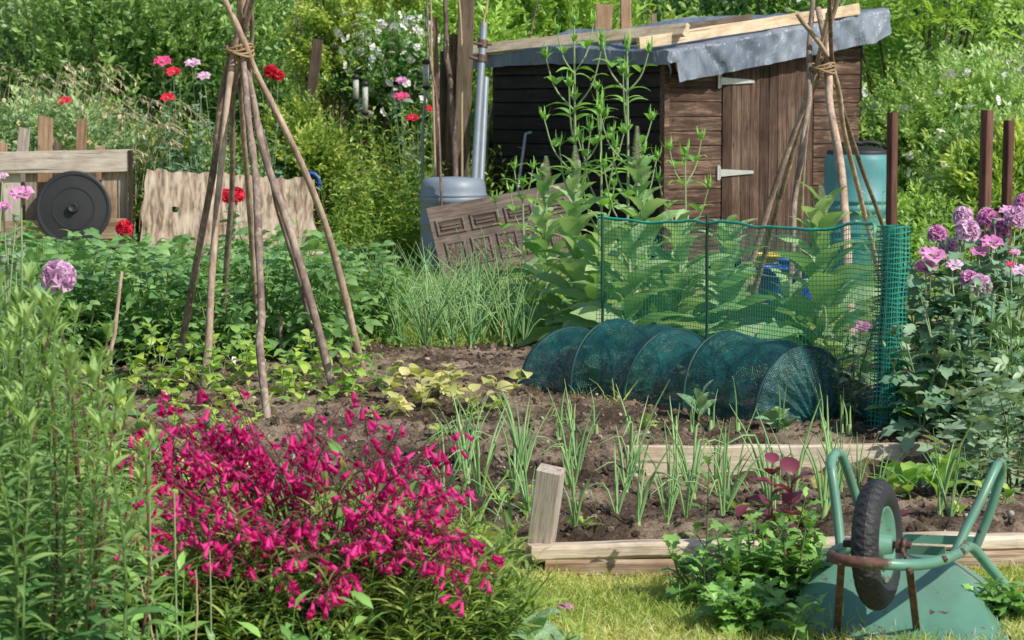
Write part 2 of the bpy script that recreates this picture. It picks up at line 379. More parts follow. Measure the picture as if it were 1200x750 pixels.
def m_soil():
    k=NT('garden_soil'); v=k.coord()
    n=k.noise(v,6,6,.7); n2=k.noise(v,70,5,.75); n3=k.noise(v,1.1,3)
    f=k.math('ADD',k.math('MULTIPLY',n,.4),k.math('MULTIPLY',n2,.45)); f=k.math('ADD',f,k.math('MULTIPLY',n3,.15))
    a=k.attr('tint').outputs['Fac']; f=k.math('ADD',f,k.math('MULTIPLY',k.math('SUBTRACT',a,.5),.25))
    c=k.ramp(f,[(.36,(.03,.021,.015)),(.49,(.102,.075,.053)),(.63,(.29,.228,.165))])
    return k.done(k.pbr(c,.95,.1,0,k.bump(f,.9,.02)))
M['soil']=m_soil()
def m_ground():
    k=NT('turf_ground'); v=k.coord()
    n=k.noise(v,2.2,5,.6); n2=k.noise(v,38,4,.7)
    f=k.math('ADD',k.math('MULTIPLY',n,.55),k.math('MULTIPLY',n2,.45))
    c=k.ramp(f,[(.35,(.10,.13,.03)),(.5,(.24,.26,.08)),(.66,(.42,.38,.18))])
    return k.done(k.pbr(c,.9,.1,0,k.bump(n2,.6,.02)))
M['turf']=m_ground()
# ------------------------------------------------------------------ daylight
AZ, EL = R_(42), R_(41)
S=Vector((math.cos(AZ)*math.cos(EL),-math.sin(AZ)*math.cos(EL),math.sin(EL)))
ld=bpy.data.lights.new('sun','SUN'); ld.energy=5.0; ld.angle=R_(.5); ld.color=(1,.93,.82)
lo=bpy.data.objects.new('sun',ld); COL.objects.link(lo); lo.rotation_euler=S.to_track_quat('Z','Y').to_euler(); lo.location=(10,-6,12)
w=bpy.data.worlds.new('World'); scene.world=w; w.use_nodes=True; nt=w.node_tree; nt.nodes.clear()
sk=nt.nodes.new('ShaderNodeTexSky'); sk.sky_type='NISHITA'; sk.sun_disc=False; sk.sun_elevation=EL; sk.sun_rotation=math.atan2(S.x,S.y)
bg=nt.nodes.new('ShaderNodeBackground'); bg.inputs['Strength'].default_value=.14; wo=nt.nodes.new('ShaderNodeOutputWorld')
nt.links.new(sk.outputs[0],bg.inputs[0]); nt.links.new(bg.outputs[0],wo.inputs[0])
scene.view_settings.view_transform='Standard'; scene.view_settings.look='None'; scene.view_settings.exposure=0; scene.view_settings.gamma=1
scene.render.engine='CYCLES'; scene.cycles.use_denoising=True; scene.cycles.max_bounces=8; scene.cycles.transparent_max_bounces=16
scene.cycles.transmission_bounces=4; scene.cycles.diffuse_bounces=3; scene.cycles.caustics_reflective=False; scene.cycles.caustics_refractive=False
# ------------------------------------------------------------------ terrain
def zt(x,y):
    x=np.asarray(x,float); y=np.asarray(y,float)
    r=ss(.0,.25,x)
    yk=y-.08*np.clip(x-.05,0,2.2)
    z=.085*(r*ss(7.26,7.34,yk)+(1-r)*ss(6.9,8.0,y))
    r2=ss(.40,.60,x)
    z=z+.05*(r2*ss(9.08,9.16,y)+(1-r2)*ss(8.7,9.9,y))
    z=z-.10*r2*ss(7.6,8.9,y)*(1-ss(9.03,9.10,y))
    return z*(1-ss(15.5,18,y))
def zt1(x,y): return float(zt(x,y))
g=np.linspace(-9,9,150); h=np.concatenate([np.linspace(3,9,90),np.linspace(9.1,45,150)])
Xg,Yg=np.meshgrid(g,h,indexing='ij'); P=np.stack([Xg,Yg,zt(Xg,Yg)+.02*noise(np.stack([Xg,Yg,0*Xg],-1),2.3)-.012],-1)
m=MB(); m.grid(P); o=m.build('ground',M['turf']); tag(o,kind='structure')
m=MB(); m.grid(np.array([[(x,y,-.12) for y in (-400,1200)] for x in (-800,800)],float)); tag(m.build('terrain',M['turf']),kind='structure')
# fine crumbly soil of the beds
def soilmask(x,y):
    n=.25*noise(np.stack([x,y,0*x],-1),1.7)+.10*noise(np.stack([x,y,0*x+3],-1),6)
    left=np.interp(y,[7.2,7.6,8.3,9,10,14.6],[.02,-.15,-.55,-1.6,-2.5,-2.6])
    e=np.minimum.reduce([x-left+n*.6,3.6-x+n,(y-.08*np.clip(x-.05,0,2.2)-7.30)*3+.02,(13.0-y)+n*1.0])
    e2=np.minimum.reduce([x+6+n,-.75-x+n,y-11.2+n,18.3-y+n])   # potato ground
    return np.maximum(e,e2)
gx=np.arange(-2.9,3.8,.0215); gy=np.arange(7.26,14.4,.0235)
Xs,Ys=np.meshgrid(gx,gy,indexing='ij'); p3=np.stack([Xs,Ys,0*Xs],-1)
n1=noise(p3,4); n2=noise(p3,11); n3=noise(p3,23)
n4=noise(p3+3,37); clod=.018*n1+.017*(1-2*np.abs(n2))+.014*(1-2*np.abs(n3))+.011*n4
e=soilmask(Xs,Ys); k=ss(-.06,.14,e)
trench=-.028*ss(8.7,8.95,Ys)*(1-ss(9.02,9.07,Ys))*ss(.3,.6,Xs)-.02*np.exp(-((Ys-.08*np.clip(Xs-.05,0,2.2)-7.33)/.06)**2)
Z=zt(Xs,Ys)+(clod+.030)*k-.05*(1-k)+trench+.05*ss(.3,1,noise(p3+7,1.2))*k*ss(9.3,10,Ys)
m=MB(); m.grid(np.stack([Xs,Ys,Z],-1),.5+.5*n1+.2*n3); tag(m.build('bed_soil',M['soil']),kind='structure')
def soilz(x,y): 
    i=int(np.clip(round((x-gx[0])/.0215),0,len(gx)-1)); j=int(np.clip(round((y-gy[0])/.0235),0,len(gy)-1)); return float(Z[i,j])
def surf(x,y):
    if gx[0]<x<gx[-1] and gy[0]<y<gy[-1]: return max(soilz(x,y),zt1(x,y)-.01)
    return zt1(x,y)
# loose clods
ico=np.array([(0,0,1),(.89,0,.45),(.28,.85,.45),(-.72,.53,.45),(-.72,-.53,.45),(.28,-.85,.45),(.72,.53,-.45),(-.28,.85,-.45),(-.89,0,-.45),(-.28,-.85,-.45),(.72,-.53,-.45),(0,0,-1)])
icf=np.array([(0,1,2),(0,2,3),(0,3,4),(0,4,5),(0,5,1),(1,6,2),(2,6,7),(2,7,3),(3,7,8),(3,8,4),(4,8,9),(4,9,5),(5,9,10),(5,10,1),(1,10,6),(6,11,7),(7,11,8),(8,11,9),(9,11,10),(10,11,6)])
cx=U(-2.4,3.4,22000); cy=U(7.35,13.6,22000); ok=soilmask(cx,cy)>.05; cx,cy=cx[ok],cy[ok]
m=MB()
for v in range(4):
    tv=ico*(1+.3*noise(ico+v*9.7,1.7)[:,None]); sel=np.arange(len(cx))%4==v; N=sel.sum()
    T=np.stack([cx[sel],cy[sel],[soilz(a,b) for a,b in zip(cx[sel],cy[sel])]],-1)
    sz=.003+.015*rng.random(N)**3.5
    m.inst((tv,icf),frames(rng.normal(size=(N,3)),U(0,6,N)),T,sz[:,None]*U(.7,1.4,(N,3)),U(.1,.9,N))
tag(m.build('soil_crumbs',M['soil'],smooth=False),'loose crumbs of dry brown soil lying over the beds','soil',kind='stuff')
cx=U(-2.2,3.2,520); cy=U(7.4,13.4,520); ok=soilmask(cx,cy)>.08; cx,cy=cx[ok],cy[ok]; N=len(cx)
m=MB(); m.inst((ico,icf),frames(rng.normal(size=(N,3)),U(0,6,N)),np.stack([cx,cy,[soilz(a,b_)+.003 for a,b_ in zip(cx,cy)]],-1),(.004+.010*rng.random(N)**2)[:,None]*U(.6,1.4,(N,3)),U(0,1,N))
tag(m.build('pebbles',M['stone']),'small pale stones scattered over the bare soil','pebbles',kind='stuff')
cx=U(-2.2,3.2,1100); cy=U(7.4,13.4,1100); ok=soilmask(cx,cy)>.08; cx,cy=cx[ok],cy[ok]; N=len(cx); bt=np.array([(-.03,0,0),(.03,0,0),(.03,1,.06),(-.03,1,.06)]),np.array([(0,1,2),(0,2,3)])
m=MB(); m.inst(bt,frames(np.stack([rng.normal(size=N),rng.normal(size=N),.25*rng.normal(size=N)],-1)),np.stack([cx,cy,[soilz(a,b_)+.008 for a,b_ in zip(cx,cy)]],-1),U(.015,.06,N),U(0,1,N))
tag(m.build('straw_bits',M['straw']),'dry straw bits and dead stalks lying on the soil','straw',kind='stuff')
# ------------------------------------------------------------------ planks and poles
def rectube(L,w,t,seg=14,wob=.004,ch=.12,rag=0.,taper=0,tn=None):
    xs=np.linspace(0,L,seg+1); c=min(w,t)*ch; hw,ht=w/2,t/2
    ring=np.array([(-hw+c,-ht),(hw-c,-ht),(hw,-ht+c),(hw,ht-c),(hw-c,ht),(-hw+c,ht),(-hw,ht-c),(-hw,-ht+c)])
    sd=rng.random()*50; V=[]
    for i,x in enumerate(xs):
        q=np.array([[x,a,b] for a,b in ring]); q[:,1:]*=1-taper*x/L
        q[:,1]+=wob*noise(np.array([x*2.2,sd,0])); q[:,2]+=wob*noise(np.array([x*2.2,sd,5]))
        q[:,1:]+=wob*.6*np.stack([noise(q*9+sd),noise(q*9+sd+4)],-1)
        if i in (0,seg) and rag: q[:,0]+=rag*noise(q*30+sd)*(1 if i else -1)
        V.append(q)
    m=MB(); a=np.arange(seg)[:,None]; j=np.arange(8)[None]; j2=(j+1)%8
    tn=rng.random() if tn is None else tn; m.add(np.concatenate(V),np.stack([a*8+j,a*8+j2,(a+1)*8+j2,(a+1)*8+j],-1).reshape(-1,4),tn)
    for e in (0,seg):
        f=np.array([(q,(q+1)%8,8) for q in range(8)]); f=f[:,::-1] if not e else f
        m.add(np.vstack([V[e],V[e].mean(0)]),f,tn)
    return m
def basis(p0,p1,wdir):
    x=nrm(np.asarray(p1,float)-p0); y=np.asarray(wdir,float); y=nrm(y-x*(y@x)); z=np.cross(x,y)
    Mx=Matrix.Identity(4)
    for i in range(3): Mx[i][0],Mx[i][1],Mx[i][2],Mx[i][3]=float(x[i]),float(y[i]),float(z[i]),float(p0[i])
    return Mx
def plank(name,p0,p1,w,t,mat,wdir=(0,0,1),parent=None,label=None,cat=None,group=None,**k):
    p0=np.asarray(p0,float); L=float(np.linalg.norm(np.asarray(p1)-p0))
    o=rectube(L,w,t,**k).build(name,mat,parent,smooth=False); o.matrix_local=basis(p0,p1,wdir); return tag(o,label,cat,group)
def pole_mesh(pts,r0,r1,n=22,sides=8,wob=.006,knob=.18,m=None,tint=None):
    P=curve(pts,n) if len(pts)>1 else pts; sd=rng.random()*90; t=np.linspace(0,1,n)
    P=P+wob*np.stack([noise(np.stack([t*6,0*t+sd,0*t],-1)),noise(np.stack([t*6,0*t+sd,0*t+9],-1)),0*t],-1)
    r=(r0+(r1-r0)*t)*(1+knob*np.maximum(0,noise(np.stack([t*26,0*t+sd,0*t+3],-1))))
    m=m or MB(); return m.tube(P,r,sides,U(.2,.8) if tint is None else tint)
def pole(name,pts,r0,r1,mat,parent=None,label=None,cat=None,group=None,origin=None,**k):
    pts=[np.asarray(p,float) for p in pts]; og=np.asarray(pts[0] if origin is None else origin,float)
    o=pole_mesh([p-og for p in pts],r0,r1,**k).build(name,mat,parent,loc=None if parent and origin is not None else og); return tag(o,label,cat,group)
# raised-bed boards
a=G(736,553,.06); b=G(1140,541,.06)
ya=9.06
plank('bed_board',(X(735,ya),ya+.0,.062),(X(1142,ya+.06),ya+.06,.068),.19,.05,M['plank_wood'],label='long pale timber board edging the upper bed, in front of the net cloche',cat='board',seg=30,wob=.006,ch=.1,rag=.01,tn=.85)
yb=7.27
plank('bed_board',(X(619,yb),yb,.083),(X(1235,yb+.12),yb+.14,.088),.052,.078,M['plank_wood'],label='cracked upper timber of the lower bed edge, beside the leaning post stub',cat='board',seg=34,wob=.010,ch=.22,rag=.02,tn=.8)
plank('bed_board',(X(640,yb),yb-.004,.028),(X(1235,yb+.1),yb+.132,.03),.066,.07,M['plank_wood'],label='reddish rotting timber under the cracked one, at the edge of the lawn',cat='board',seg=34,wob=.010,ch=.2,rag=.02,tn=.25)
plank('post_stub',(X(628,7.36),7.36,-.02),(X(646,7.30),7.28,.355),.085,.075,M['grey_wood'],wdir=(.97,-.25,0),tn=.9,label='short square weathered post leaning at the corner of the lower bed',cat='post',seg=8,wob=.003,ch=.06)
plank('bed_board',at(85,458,11.55),at(480,455,11.65),.06,.04,M['plank_wood'],label='narrow board edging the potato bed behind the left pole wigwam',cat='board',seg=20)
plank('timber_beam',at(345,301,21.4),at(421,302,21.5),.12,.14,M['grey_wood'],label='grey timber beam lying on the grass at the corrugated sheet corner',cat='beam',rag=.01)
plank('timber_beam',at(352,312,21.4),at(420,312,21.5),.08,.12,M['brown_wood'],label='brown timber lying under the grey beam by the grass path',cat='beam',rag=.01)
# ------------------------------------------------------------------ shed
BE=R_(38); C0=np.array([1.424,20.8,0]); cb,sb=math.cos(BE),math.sin(BE)
LF,LS=2.6,2.6
shed=thing('garden_shed','small dark wooden shed with black side wall, brown front and lean-to roof','shed',C0,BE)
def topz(x): return 2.02+.155*x
def clad(axis,L,x0,x1,top,mat,name):
    m=MB(); hb=.137
    for i in range(20):
        z0=.10+i*hb; z1=min(z0+hb,9)
        tz=max(top(x0),top(x1))
        if z0>tz: break
        n=max(2,int((x1-x0)/.15)); xs=np.linspace(x0,x1,n); tn=U(.3,.7)
        lo=[];
        for x in xs:
            za=min(z0,top(x)); zb=min(z1,top(x))
            pr=[(.028,za),(.028,zb-.022 if zb-za>.05 else zb),(.016,zb-.008 if zb-za>.05 else zb),(.008,zb)]
            lo.append([(x,-q,z) if axis=='x' else (-q,x,z) for q,z in [(.004,za)]+pr])
        m.grid(np.array(lo),tn)
    m.box(*( ((x0,.0,.06),(x1,.03,min(top(x0),top(x1)))) if axis=='x' else ((.0,x0,.06),(.03,x1,top(x0))) ),mi=0)
    return m.build(name,mat,shed,smooth=False)
dx0,dx1=.70,1.95
clad('x',LF,0.03,dx0,topz,M['shedfront'],'front_wall')
clad('x',LF,dx1,LF,topz,M['shedfront'],'front_wall')
clad('y',LS,.02,LS,lambda x:2.02,M['shedside'],'side_wall')
m=MB(); m.box((-.04,-.045,.05),(.02,.02,2.02)); m.build('corner_post',M['shedfront'],shed,False)
m=MB(); m.box((LF,-.03,.05),(LF+.03,LS,2.40)); m.box((0,LS,.05),(LF,LS+.03,2.0)); m.build('back_wall',M['shedside'],shed,False)
m=MB(); m.box((dx0,-.0,.05),(dx1,.03,2.1)); m.build('door_lining',M['dark_wood'],shed,False)
door=None; md=MB(); xs=np.linspace(dx0+.012,dx1-.012,11)
for i in range(10):
    md.box((xs[i]+.003+(.006 if i==5 else 0),-.034+.004*rng.random(),.08),(xs[i+1]-.003,-.006,topz(xs[i])-.13),tint=rng.random())
door=md.build('door',M['sheddoor'],shed,False)
for z in (1.80,.93):
    m=MB(); x=dx0-.05
    m.box((x-.012,-.05,z-.07),(x+.018,-.036,z+.07)); m.tube([(x+.02,-.05,z-.06),(x+.02,-.05,z+.06)],.008)
    V=np.array([(x+.03,-.052,z-.035),(x+.46,-.052,z-.014),(x+.46,-.052,z+.014),(x+.03,-.052,z+.035)]); V2=V+(0,.012,0)
    m.add(np.vstack([V,V2]),[[0,1,2,3],[0,4,5,1],[1,5,6,2],[2,6,7,3],[3,7,4,0]])
    for q in (.08,.2,.32,.42): m.lathe([(.0,.0),(.007,.001),(.007,.003)],8,(x+q,0,z))
    m.build('hinge',M['zinc'],door,False)
m=MB(); m.box((-.12,-.14,2.035),(LF+.12,LS+.1,2.06))
V=np.concatenate(m.V); V[:,2]+=.155*V[:,0]; m.V=[V]; m.build('roof',M['dark_wood'],shed,False)
def shw(x,y,z): return C0+np.array([x*cb-y*sb,x*sb+y*cb,z])
# tarpaulin over the roof
nu,nv=230,100
u=np.linspace(-.30,LF+.24,nu); vv=np.linspace(-.42,LS+.3,nv)
P=np.zeros((nu,nv,3)); TT=np.zeros((nu,nv))
for i,x in enumerate(u):
    for j,y in enumerate(vv):
        px_,py_=x,y; z=2.10+.155*x
        if x<-.12: d=-.12-x; px_=-.13-.02*d; z=2.10+.155*-.12-d*.75
        sk_=0
        if y<-.14:
            d=-.14-y; sk_=d; py_=-.16-.10*d; z-=d*1.12*(1-.9*max(0,x-LF)) if x>-.05 else d*.45
        hump=.17*math.exp(-((x-.35)/.5)**2-((y-1.6)/.75)**2)
        z+=hump*(1 if 0<y else 0)
        P[i,j]=(px_,py_,z)
wr=noise(P*np.array([3.2,3.2,1.0]),1.6)+.6*noise(P*np.array([8,8,1.5])+np.array([0,0,0]),1.3)
ang=P[...,0]*5.0+P[...,2]*9
hang=(vv<-.14)[None,:]
P[...,1]-=np.where(hang,.06*np.abs(noise(np.stack([P[...,0]*3.0+P[...,2]*3.0,0*ang,P[...,2]*1.3],-1),1.7))+.02*np.abs(noise(np.stack([P[...,0]*5-P[...,2]*5,0*ang+4,P[...,2]*2],-1),2.2)),0)
P[...,2]+=np.where(hang,.016*noise(np.stack([P[...,0]*1.6,0*ang,0*ang],-1),1.6)*(-(P[...,1]+.14)*5).clip(0,1)+.0,.012*wr)
lefth=(u<-.12)[:,None]; P[...,0]-=np.where(lefth,.03*np.abs(wr),0)
tp=thing('tarpaulin','crumpled grey plastic tarpaulin draped over the shed roof and hanging at the front','tarpaulin',C0,BE)
m=MB(); m.grid(P,.5+.35*wr); o=m.build('sheet',M['tarp'],tp)
# battens and bits lying on the tarpaulin
def onroof(px,py,d): return at(px,py,d)
plank('roof_batten',shw(-.17,2.80,2.13),shw(.12,-.16,2.27),.13,.05,M['tan_wood'],label='pale knotty batten lying along the left edge of the shed roof tarpaulin',cat='batten',seg=18,tn=.98,wdir=(.42,.33,.84))
plank('roof_batten',at(748,51,20.62),at(1006,11,22.1),.11,.045,M['tan_wood'],label='long pale batten lying along the front edge of the shed roof',cat='batten',seg=18,tn=.95)
plank('roof_batten',at(800,34,22.3),at(880,22,23.2),.09,.05,M['dark_wood'],label='dark weathered batten lying behind the pale front batten on the roof',cat='batten')
plank('roof_batten',at(637,66,22.0),at(700,61,21.7),.035,.06,M['dark_wood'],label='short dark stick lying under the pale left batten on the roof',cat='batten')
for p0,p1,lb in (((731,49,21.0),(748,50,20.9),'short rusty pipe end poking out at the shed roof corner'),((763,37,21.2),(773,43,21.0),'small rusty pipe end lying higher on the roof corner')):
    m=MB(); A,B=at(*p0),at(*p1); m.tube(curve([A-A,(B-A)],8),.026,12); m.tube(curve([A-A-(B-A)*.02,(B-A)*.1],3),.02,12,0)
    tag(m.build('pipe_end',M['rust'],loc=A),lb,'pipe')
# boards behind the shed, standing
plank('fence_post',(X(690,24.6),24.6,0),at(708,5,24.6),.19,.05,M['brown_wood'],wdir=(1,0,0),label='broad brown board leaning up behind the shed roof',cat='post')
plank('fence_post',(X(732,24.8),24.8,0),at(733,-14,24.8),.12,.08,M['brown_wood'],wdir=(1,0,0),label='narrow brown post standing upright behind the shed roof',cat='post')
plank('fence_post',(X(765,26.5),26.5,0),at(766,16,26.5),.06,.05,M['grey_wood'],wdir=(1,0,0),label='thin grey stake in the yellow bushes behind the shed',cat='post')
plank('fence_post',(X(340,23.4),23.4,0),at(373,46,23.4),.11,.08,M['dark_wood'],wdir=(1,0,.2),label='mossy grey post leaning in the bushes right of the left wigwam',cat='post')
plank('fence_post',(X(348,25.2),25.2,0),at(351,0,25.2),.09,.07,M['grey_wood'],wdir=(1,0,.2),label='thin grey post high in the yellow leaves above the leaning post',cat='post')
plank('fence_post',(X(455,24.6),24.6,0),at(456,22,24.6),.10,.07,M['dark_wood'],wdir=(1,0,0),label='dark stub post above the white flowers, left of the pair',cat='post')
plank('fence_post',(X(482,24.6),24.6,0),at(482,29,24.6),.09,.07,M['grey_wood'],wdir=(1,0,0),label='grey stub post above the white flowers, right of the pair',cat='post')
# brown posts at right
for px,top,d,wd,lb in ((1046,132,14.6,.056,'red brown post standing right against the teal water butt'),(1155,129,13.2,.058,'tall red brown post behind the purple poppies'),(1182,141,13.4,.05,'shorter red brown post behind the poppies at the right edge')):
    plank('square_post',(X(px-(2 if px>1100 else 0),d),d,0),at(px+(2 if px==1155 else 0),top,d),wd,wd,M['red_post'],wdir=(.8,.6,0),label=lb,cat='post',group='red brown posts',wob=.002,ch=.08)
# ------------------------------------------------------------------ water butt, grey drum
wb=thing('water_butt','round teal plastic water butt with black lid beside the shed door','water butt',(X(1006,18.4),18.4,0))
m=MB(); r=.29
pr=[(.0,.02),(.24,.02),(.255,.05),(.27,.3)]
for z in (.46,.72): pr+=[(r-.006,z-.03),(r+.008,z-.022),(r+.012,z),(r+.008,z+.022),(r-.006,z+.03),(r-.006,z+.045),(r+.008,z+.055),(r+.008,z+.075),(r-.004,z+.085)]
pr+=[(.29,1.02),(.285,1.12),(.27,1.165),(.262,1.17)]
m.lathe(pr,48); m.build('body',M['teal_plastic'],wb)
m=MB(); m.lathe([(.268,1.165),(.270,1.19),(.262,1.2),(.2,1.205),(.19,1.22),(.10,1.23),(0,1.23)],48)
for s in (-1,1): m.tube(curve([(s*.16,-.05,1.2),(s*.15,-.06,1.25),(s*.05,-.06,1.265),(-s*.02,-.06,1.25)],10),.018,8)
m.build('lid',M['black_plastic'],wb)
m=MB(); m.tube([(-.05,-.285,.22),(-.05,-.35,.22)],.018,8); m.tube([(-.05,-.34,.24),(-.05,-.345,.17)],.012,8); m.build('tap',M['black_plastic'],wb)
m=MB(); m.lathe([(0,.0),(.3,0),(.3,.03),(0,.03)],24); m.build('base',M['dark_wood'],wb)
dr=thing('water_drum','grey plastic drum with poles standing behind it, left of the shed','drum',(X(531,21.2),21.2,0))
m=MB(); r=.315; pr=[(0,.01),(.29,.01),(.31,.04)]
for z in (.24,.46,.68): pr+=[(r,z-.03),(r+.012,z-.018),(r+.012,z+.018),(r,z+.03)]
pr+=[(.315,.78),(.30,.85),(.255,.885),(0,.895)]
m.lathe(pr,40); m.build('body',M['grey_plastic'],dr)
m=MB(); m.lathe([(.317,.705),(.326,.71),(.326,.732),(.317,.737)],40); m.build('rim_band',M['grey_plastic'],dr)
# bundle of boards, canes and pipes behind the drum
B_='poles and boards bundled behind the grey drum'
plank('scaffold_board',(X(537,21.75),21.75,0),at(547,-25,21.75),.155,.045,M['dark_wood'],wdir=(1,0,0),label='widest and tallest dark board in the bundle behind the grey drum',cat='board',group=B_)
plank('scaffold_board',(X(526,21.85),21.85,0),at(532,40,21.85),.10,.06,M['brown_wood'],wdir=(1,.1,0),label='brown board with square cut top left of the tallest board',cat='board',group=B_)
plank('scaffold_board',(X(519,21.95),21.95,0),at(522,60,21.95),.10,.05,M['dark_wood'],wdir=(1,.1,0),label='dark board sunk low in the pole bundle behind the grey drum',cat='board',group=B_)
plank('wooden_stake',(X(517,21.6),21.6,0),at(510,21,21.7),.045,.04,M['red_post'],wdir=(1,0,0),label='dark red stake with flat top in the pole bundle',cat='stake',group=B_)
pole('branch_pole',[(X(536,21.62),21.62,0),at(529,110,21.6),at(524,60,21.6),at(519,-25,21.6)],.03,.02,M['bark2'],label='knobbly brown branch in front of the boards in the bundle',cat='pole',group=B_,wob=.02)
for pts,lb in (([(520,238,20.84),(514,150,20.9),(505,70,21.2),(499,-20,21.3)],'long bent cane standing in front of the grey drum'),([(512,205,21.6),(507,100,21.6),(504,-20,21.6)],'thin straight cane at the left of the pole bundle'),([(540,180,21.6),(541,60,21.6),(537,-20,21.6)],'slim pale cane between the boards of the bundle'),([(566,30,21.2),(571,5,21.2),(573,-15,21.2)],'cane tip sticking out of the taller grey pipe')):
    p=[at(*q) for q in pts]
    if 'pipe' not in lb: p[0][2]=max(0.0,p[0][2]-.9) if 'front' not in lb else .0
    pole('cane',p,.013,.008,M['bark2'] if 'bent' in lb else M['cane'],label=lb,cat='cane',group=B_,sides=6,wob=.01)
pole('cane',[at(612,75,24.2),at(622,38,24.2),at(634,-15,24.2)],.012,.008,M['bark2'],label='thin dark twig slanting up over the left of the shed roof',cat='cane',sides=6)
for x0,y0,x1,y1,lb in ((550,300,567,27,'taller grey metal pipe with a clamp left of the shed'),(558,300,569,91,'shorter grey metal pipe behind the clamped one')):
    t=thing('metal_pipe',lb,'pipe',(0,0,0)); d=20.95 if x0==550 else 21.2
    A=at(x0,y0,d); A[2]=0; Bp=at(x1,y1,d+.5); m=MB(); m.tube([A,(A+Bp)/2,Bp],.037,14); m.tube([Bp+nrm(Bp-A)*.001,Bp+nrm(Bp-A)*.002],.03,14,0); m.build('tube',M['grey_pipe'],t)
    if x0==550:
        m=MB(); c=A+(Bp-A)*.9
        m.tube([c,c+nrm(Bp-A)*.07],.05,12); m.tube([c+(.0,-.05,.03),c+(-.08,-.06,.04)],.014,8); m.tube([c+(.05,-.02,.03),c+(.09,-.02,.03)],.012,8)
        c=A+(Bp-A)*.84; m.tube([c,c+nrm(Bp-A)*.07],.05,12); m.tube([c+(-.04,-.03,.03),c+(-.11,-.05,.05)],.016,8); m.build('clamp',M['rust'],t)
A=at(594,240,21.5); m=MB(); A=np.array([A[0],A[1]-.02,.0]); Bp=at(616,157,22.1); m.tube([A-A,(Bp-A)],.016,8); m.tube([Bp-A,Bp-A+np.array([.06,-.02,.02])],.014,8)
tag(m.build('metal_rod',M['grey_pipe'],loc=A),'thin metal rod leaning against the black shed wall','rod')
A=at(572,165,23); pole('branch_pole',[(A[0]-.05,23,0),at(572,160,23),at(580,115,23)],.02,.015,M['bark2'],label='dark stick leaning at the far corner of the black shed wall',cat='pole')
# ------------------------------------------------------------------ carved door panel
pw,ph=1.36,.68
A=np.array([X(519,20.1),20.1,.0]); 
pd=bpy.data.objects.new('carved_door',None); COL.objects.link(pd); tag(pd,'old carved wooden door lying on its side against the grey drum and shed','door')
ex=nrm(np.array([.95,.22,.17])); ey=nrm(np.array([.20,.36,.93])); ey=nrm(ey-ex*(ex@ey)); ez=np.cross(ex,ey)
pd.matrix_world=Matrix([[float(ex[i]),float(ey[i]),float(ez[i]),float(A[i])] for i in range(3)]+[[0,0,0,1]])
m=MB(); m.box((0,0,-.02),(pw,ph,.0)); 
m.build('slab',M['panel_wood'],pd,False)
def moulding(x0,y0,x1,y1,carved):
    m=MB(); b=.026
    for k,(i0,i1,z0,z1) in enumerate(((0,.012,.002,.022),(.012,.022,.022,.022),(.022,.034,.022,-.008+.012))):
        a=[(x0+i0,y0+i0),(x1-i0,y0+i0),(x1-i0,y1-i0),(x0+i0,y1-i0)]; c=[(x0+i1,y0+i1),(x1-i1,y0+i1),(x1-i1,y1-i1),(x0+i1,y1-i1)]
        V=[(*p,z0) for p in a]+[(*p,z1) for p in c]
        m.add(V,[(i,(i+1)%4,4+(i+1)%4,4+i) for i in range(4)],.6)
    if carved:
        g1=np.linspace(x0+.034,x1-.034,26); g2=np.linspace(y0+.034,y1-.034,26); XX,YY=np.meshgrid(g1,g2,indexing='ij')
        q=np.stack([XX,YY,0*XX],-1); cxm,cym=(x0+x1)/2,(y0+y1)/2; an=np.arctan2(YY-cym,XX-cxm); rr=np.hypot(XX-cxm,YY-cym)
        zz=.006+.012*np.abs(np.sin(rr*75+2*np.cos(an*4)))*np.abs(np.cos(an*4+rr*18))+.004*noise(q,40)
        m.grid(np.stack([XX,YY,zz],-1),.2+zz*30)
    else:
        for s in (0,1): m.box((x0+.05,y0+.055+s*(y1-y0-.13),.004),(x1-.05,y0+.075+s*(y1-y0-.13),.02),tint=.4)
        m.box((x0+.034,y0+.034,.001),(x1-.034,y1-.034,.004),tint=.1)
    m.build('moulded_panel',M['panel_wood'],pd,False)
for i in range(5): moulding(.08+i*.245,.07,.08+i*.245+.2,.33,True)
for i in range(4): moulding(.04+i*.325,.39,.04+i*.325+.28,.55,False)
# ------------------------------------------------------------------ corrugated sheet
A=at(163,297,21.3); m=MB(); na,nb=150,60; wS,hS=1.68,.80
uu=np.linspace(0,1,na); v2=np.linspace(0,1,nb); P=np.zeros((na,nb,3)); 
for i,a in enumerate(uu):
    top=1+.018*noise(np.array([a*6,1,0]))-.05*a+.022*noise(np.array([a*45,3,0]))
    for j,b in enumerate(v2):
        y=b*top*hS; sl=.03*noise(np.array([b*6,a*2,4]))*(1 if a in (0,1) else 0)
        P[i,j]=(a*wS+sl+.06*b*(1-a)-.0*b,.16*b+.0035*math.cos(a*2*math.pi*14),y-.05*a+.0)
cen=(P[:-1,:-1]+P[1:,1:])/2; mask=((cen[...,0]-.34)**2+((cen[...,2]-.42))**2)>.032**2
m.grid(P,.5,0,None,mask)
tag(m.build('corrugated_sheet',M['sheet'],loc=A),'weathered streaky corrugated sheet with a round hole leaning behind the potatoes','corrugated sheet')
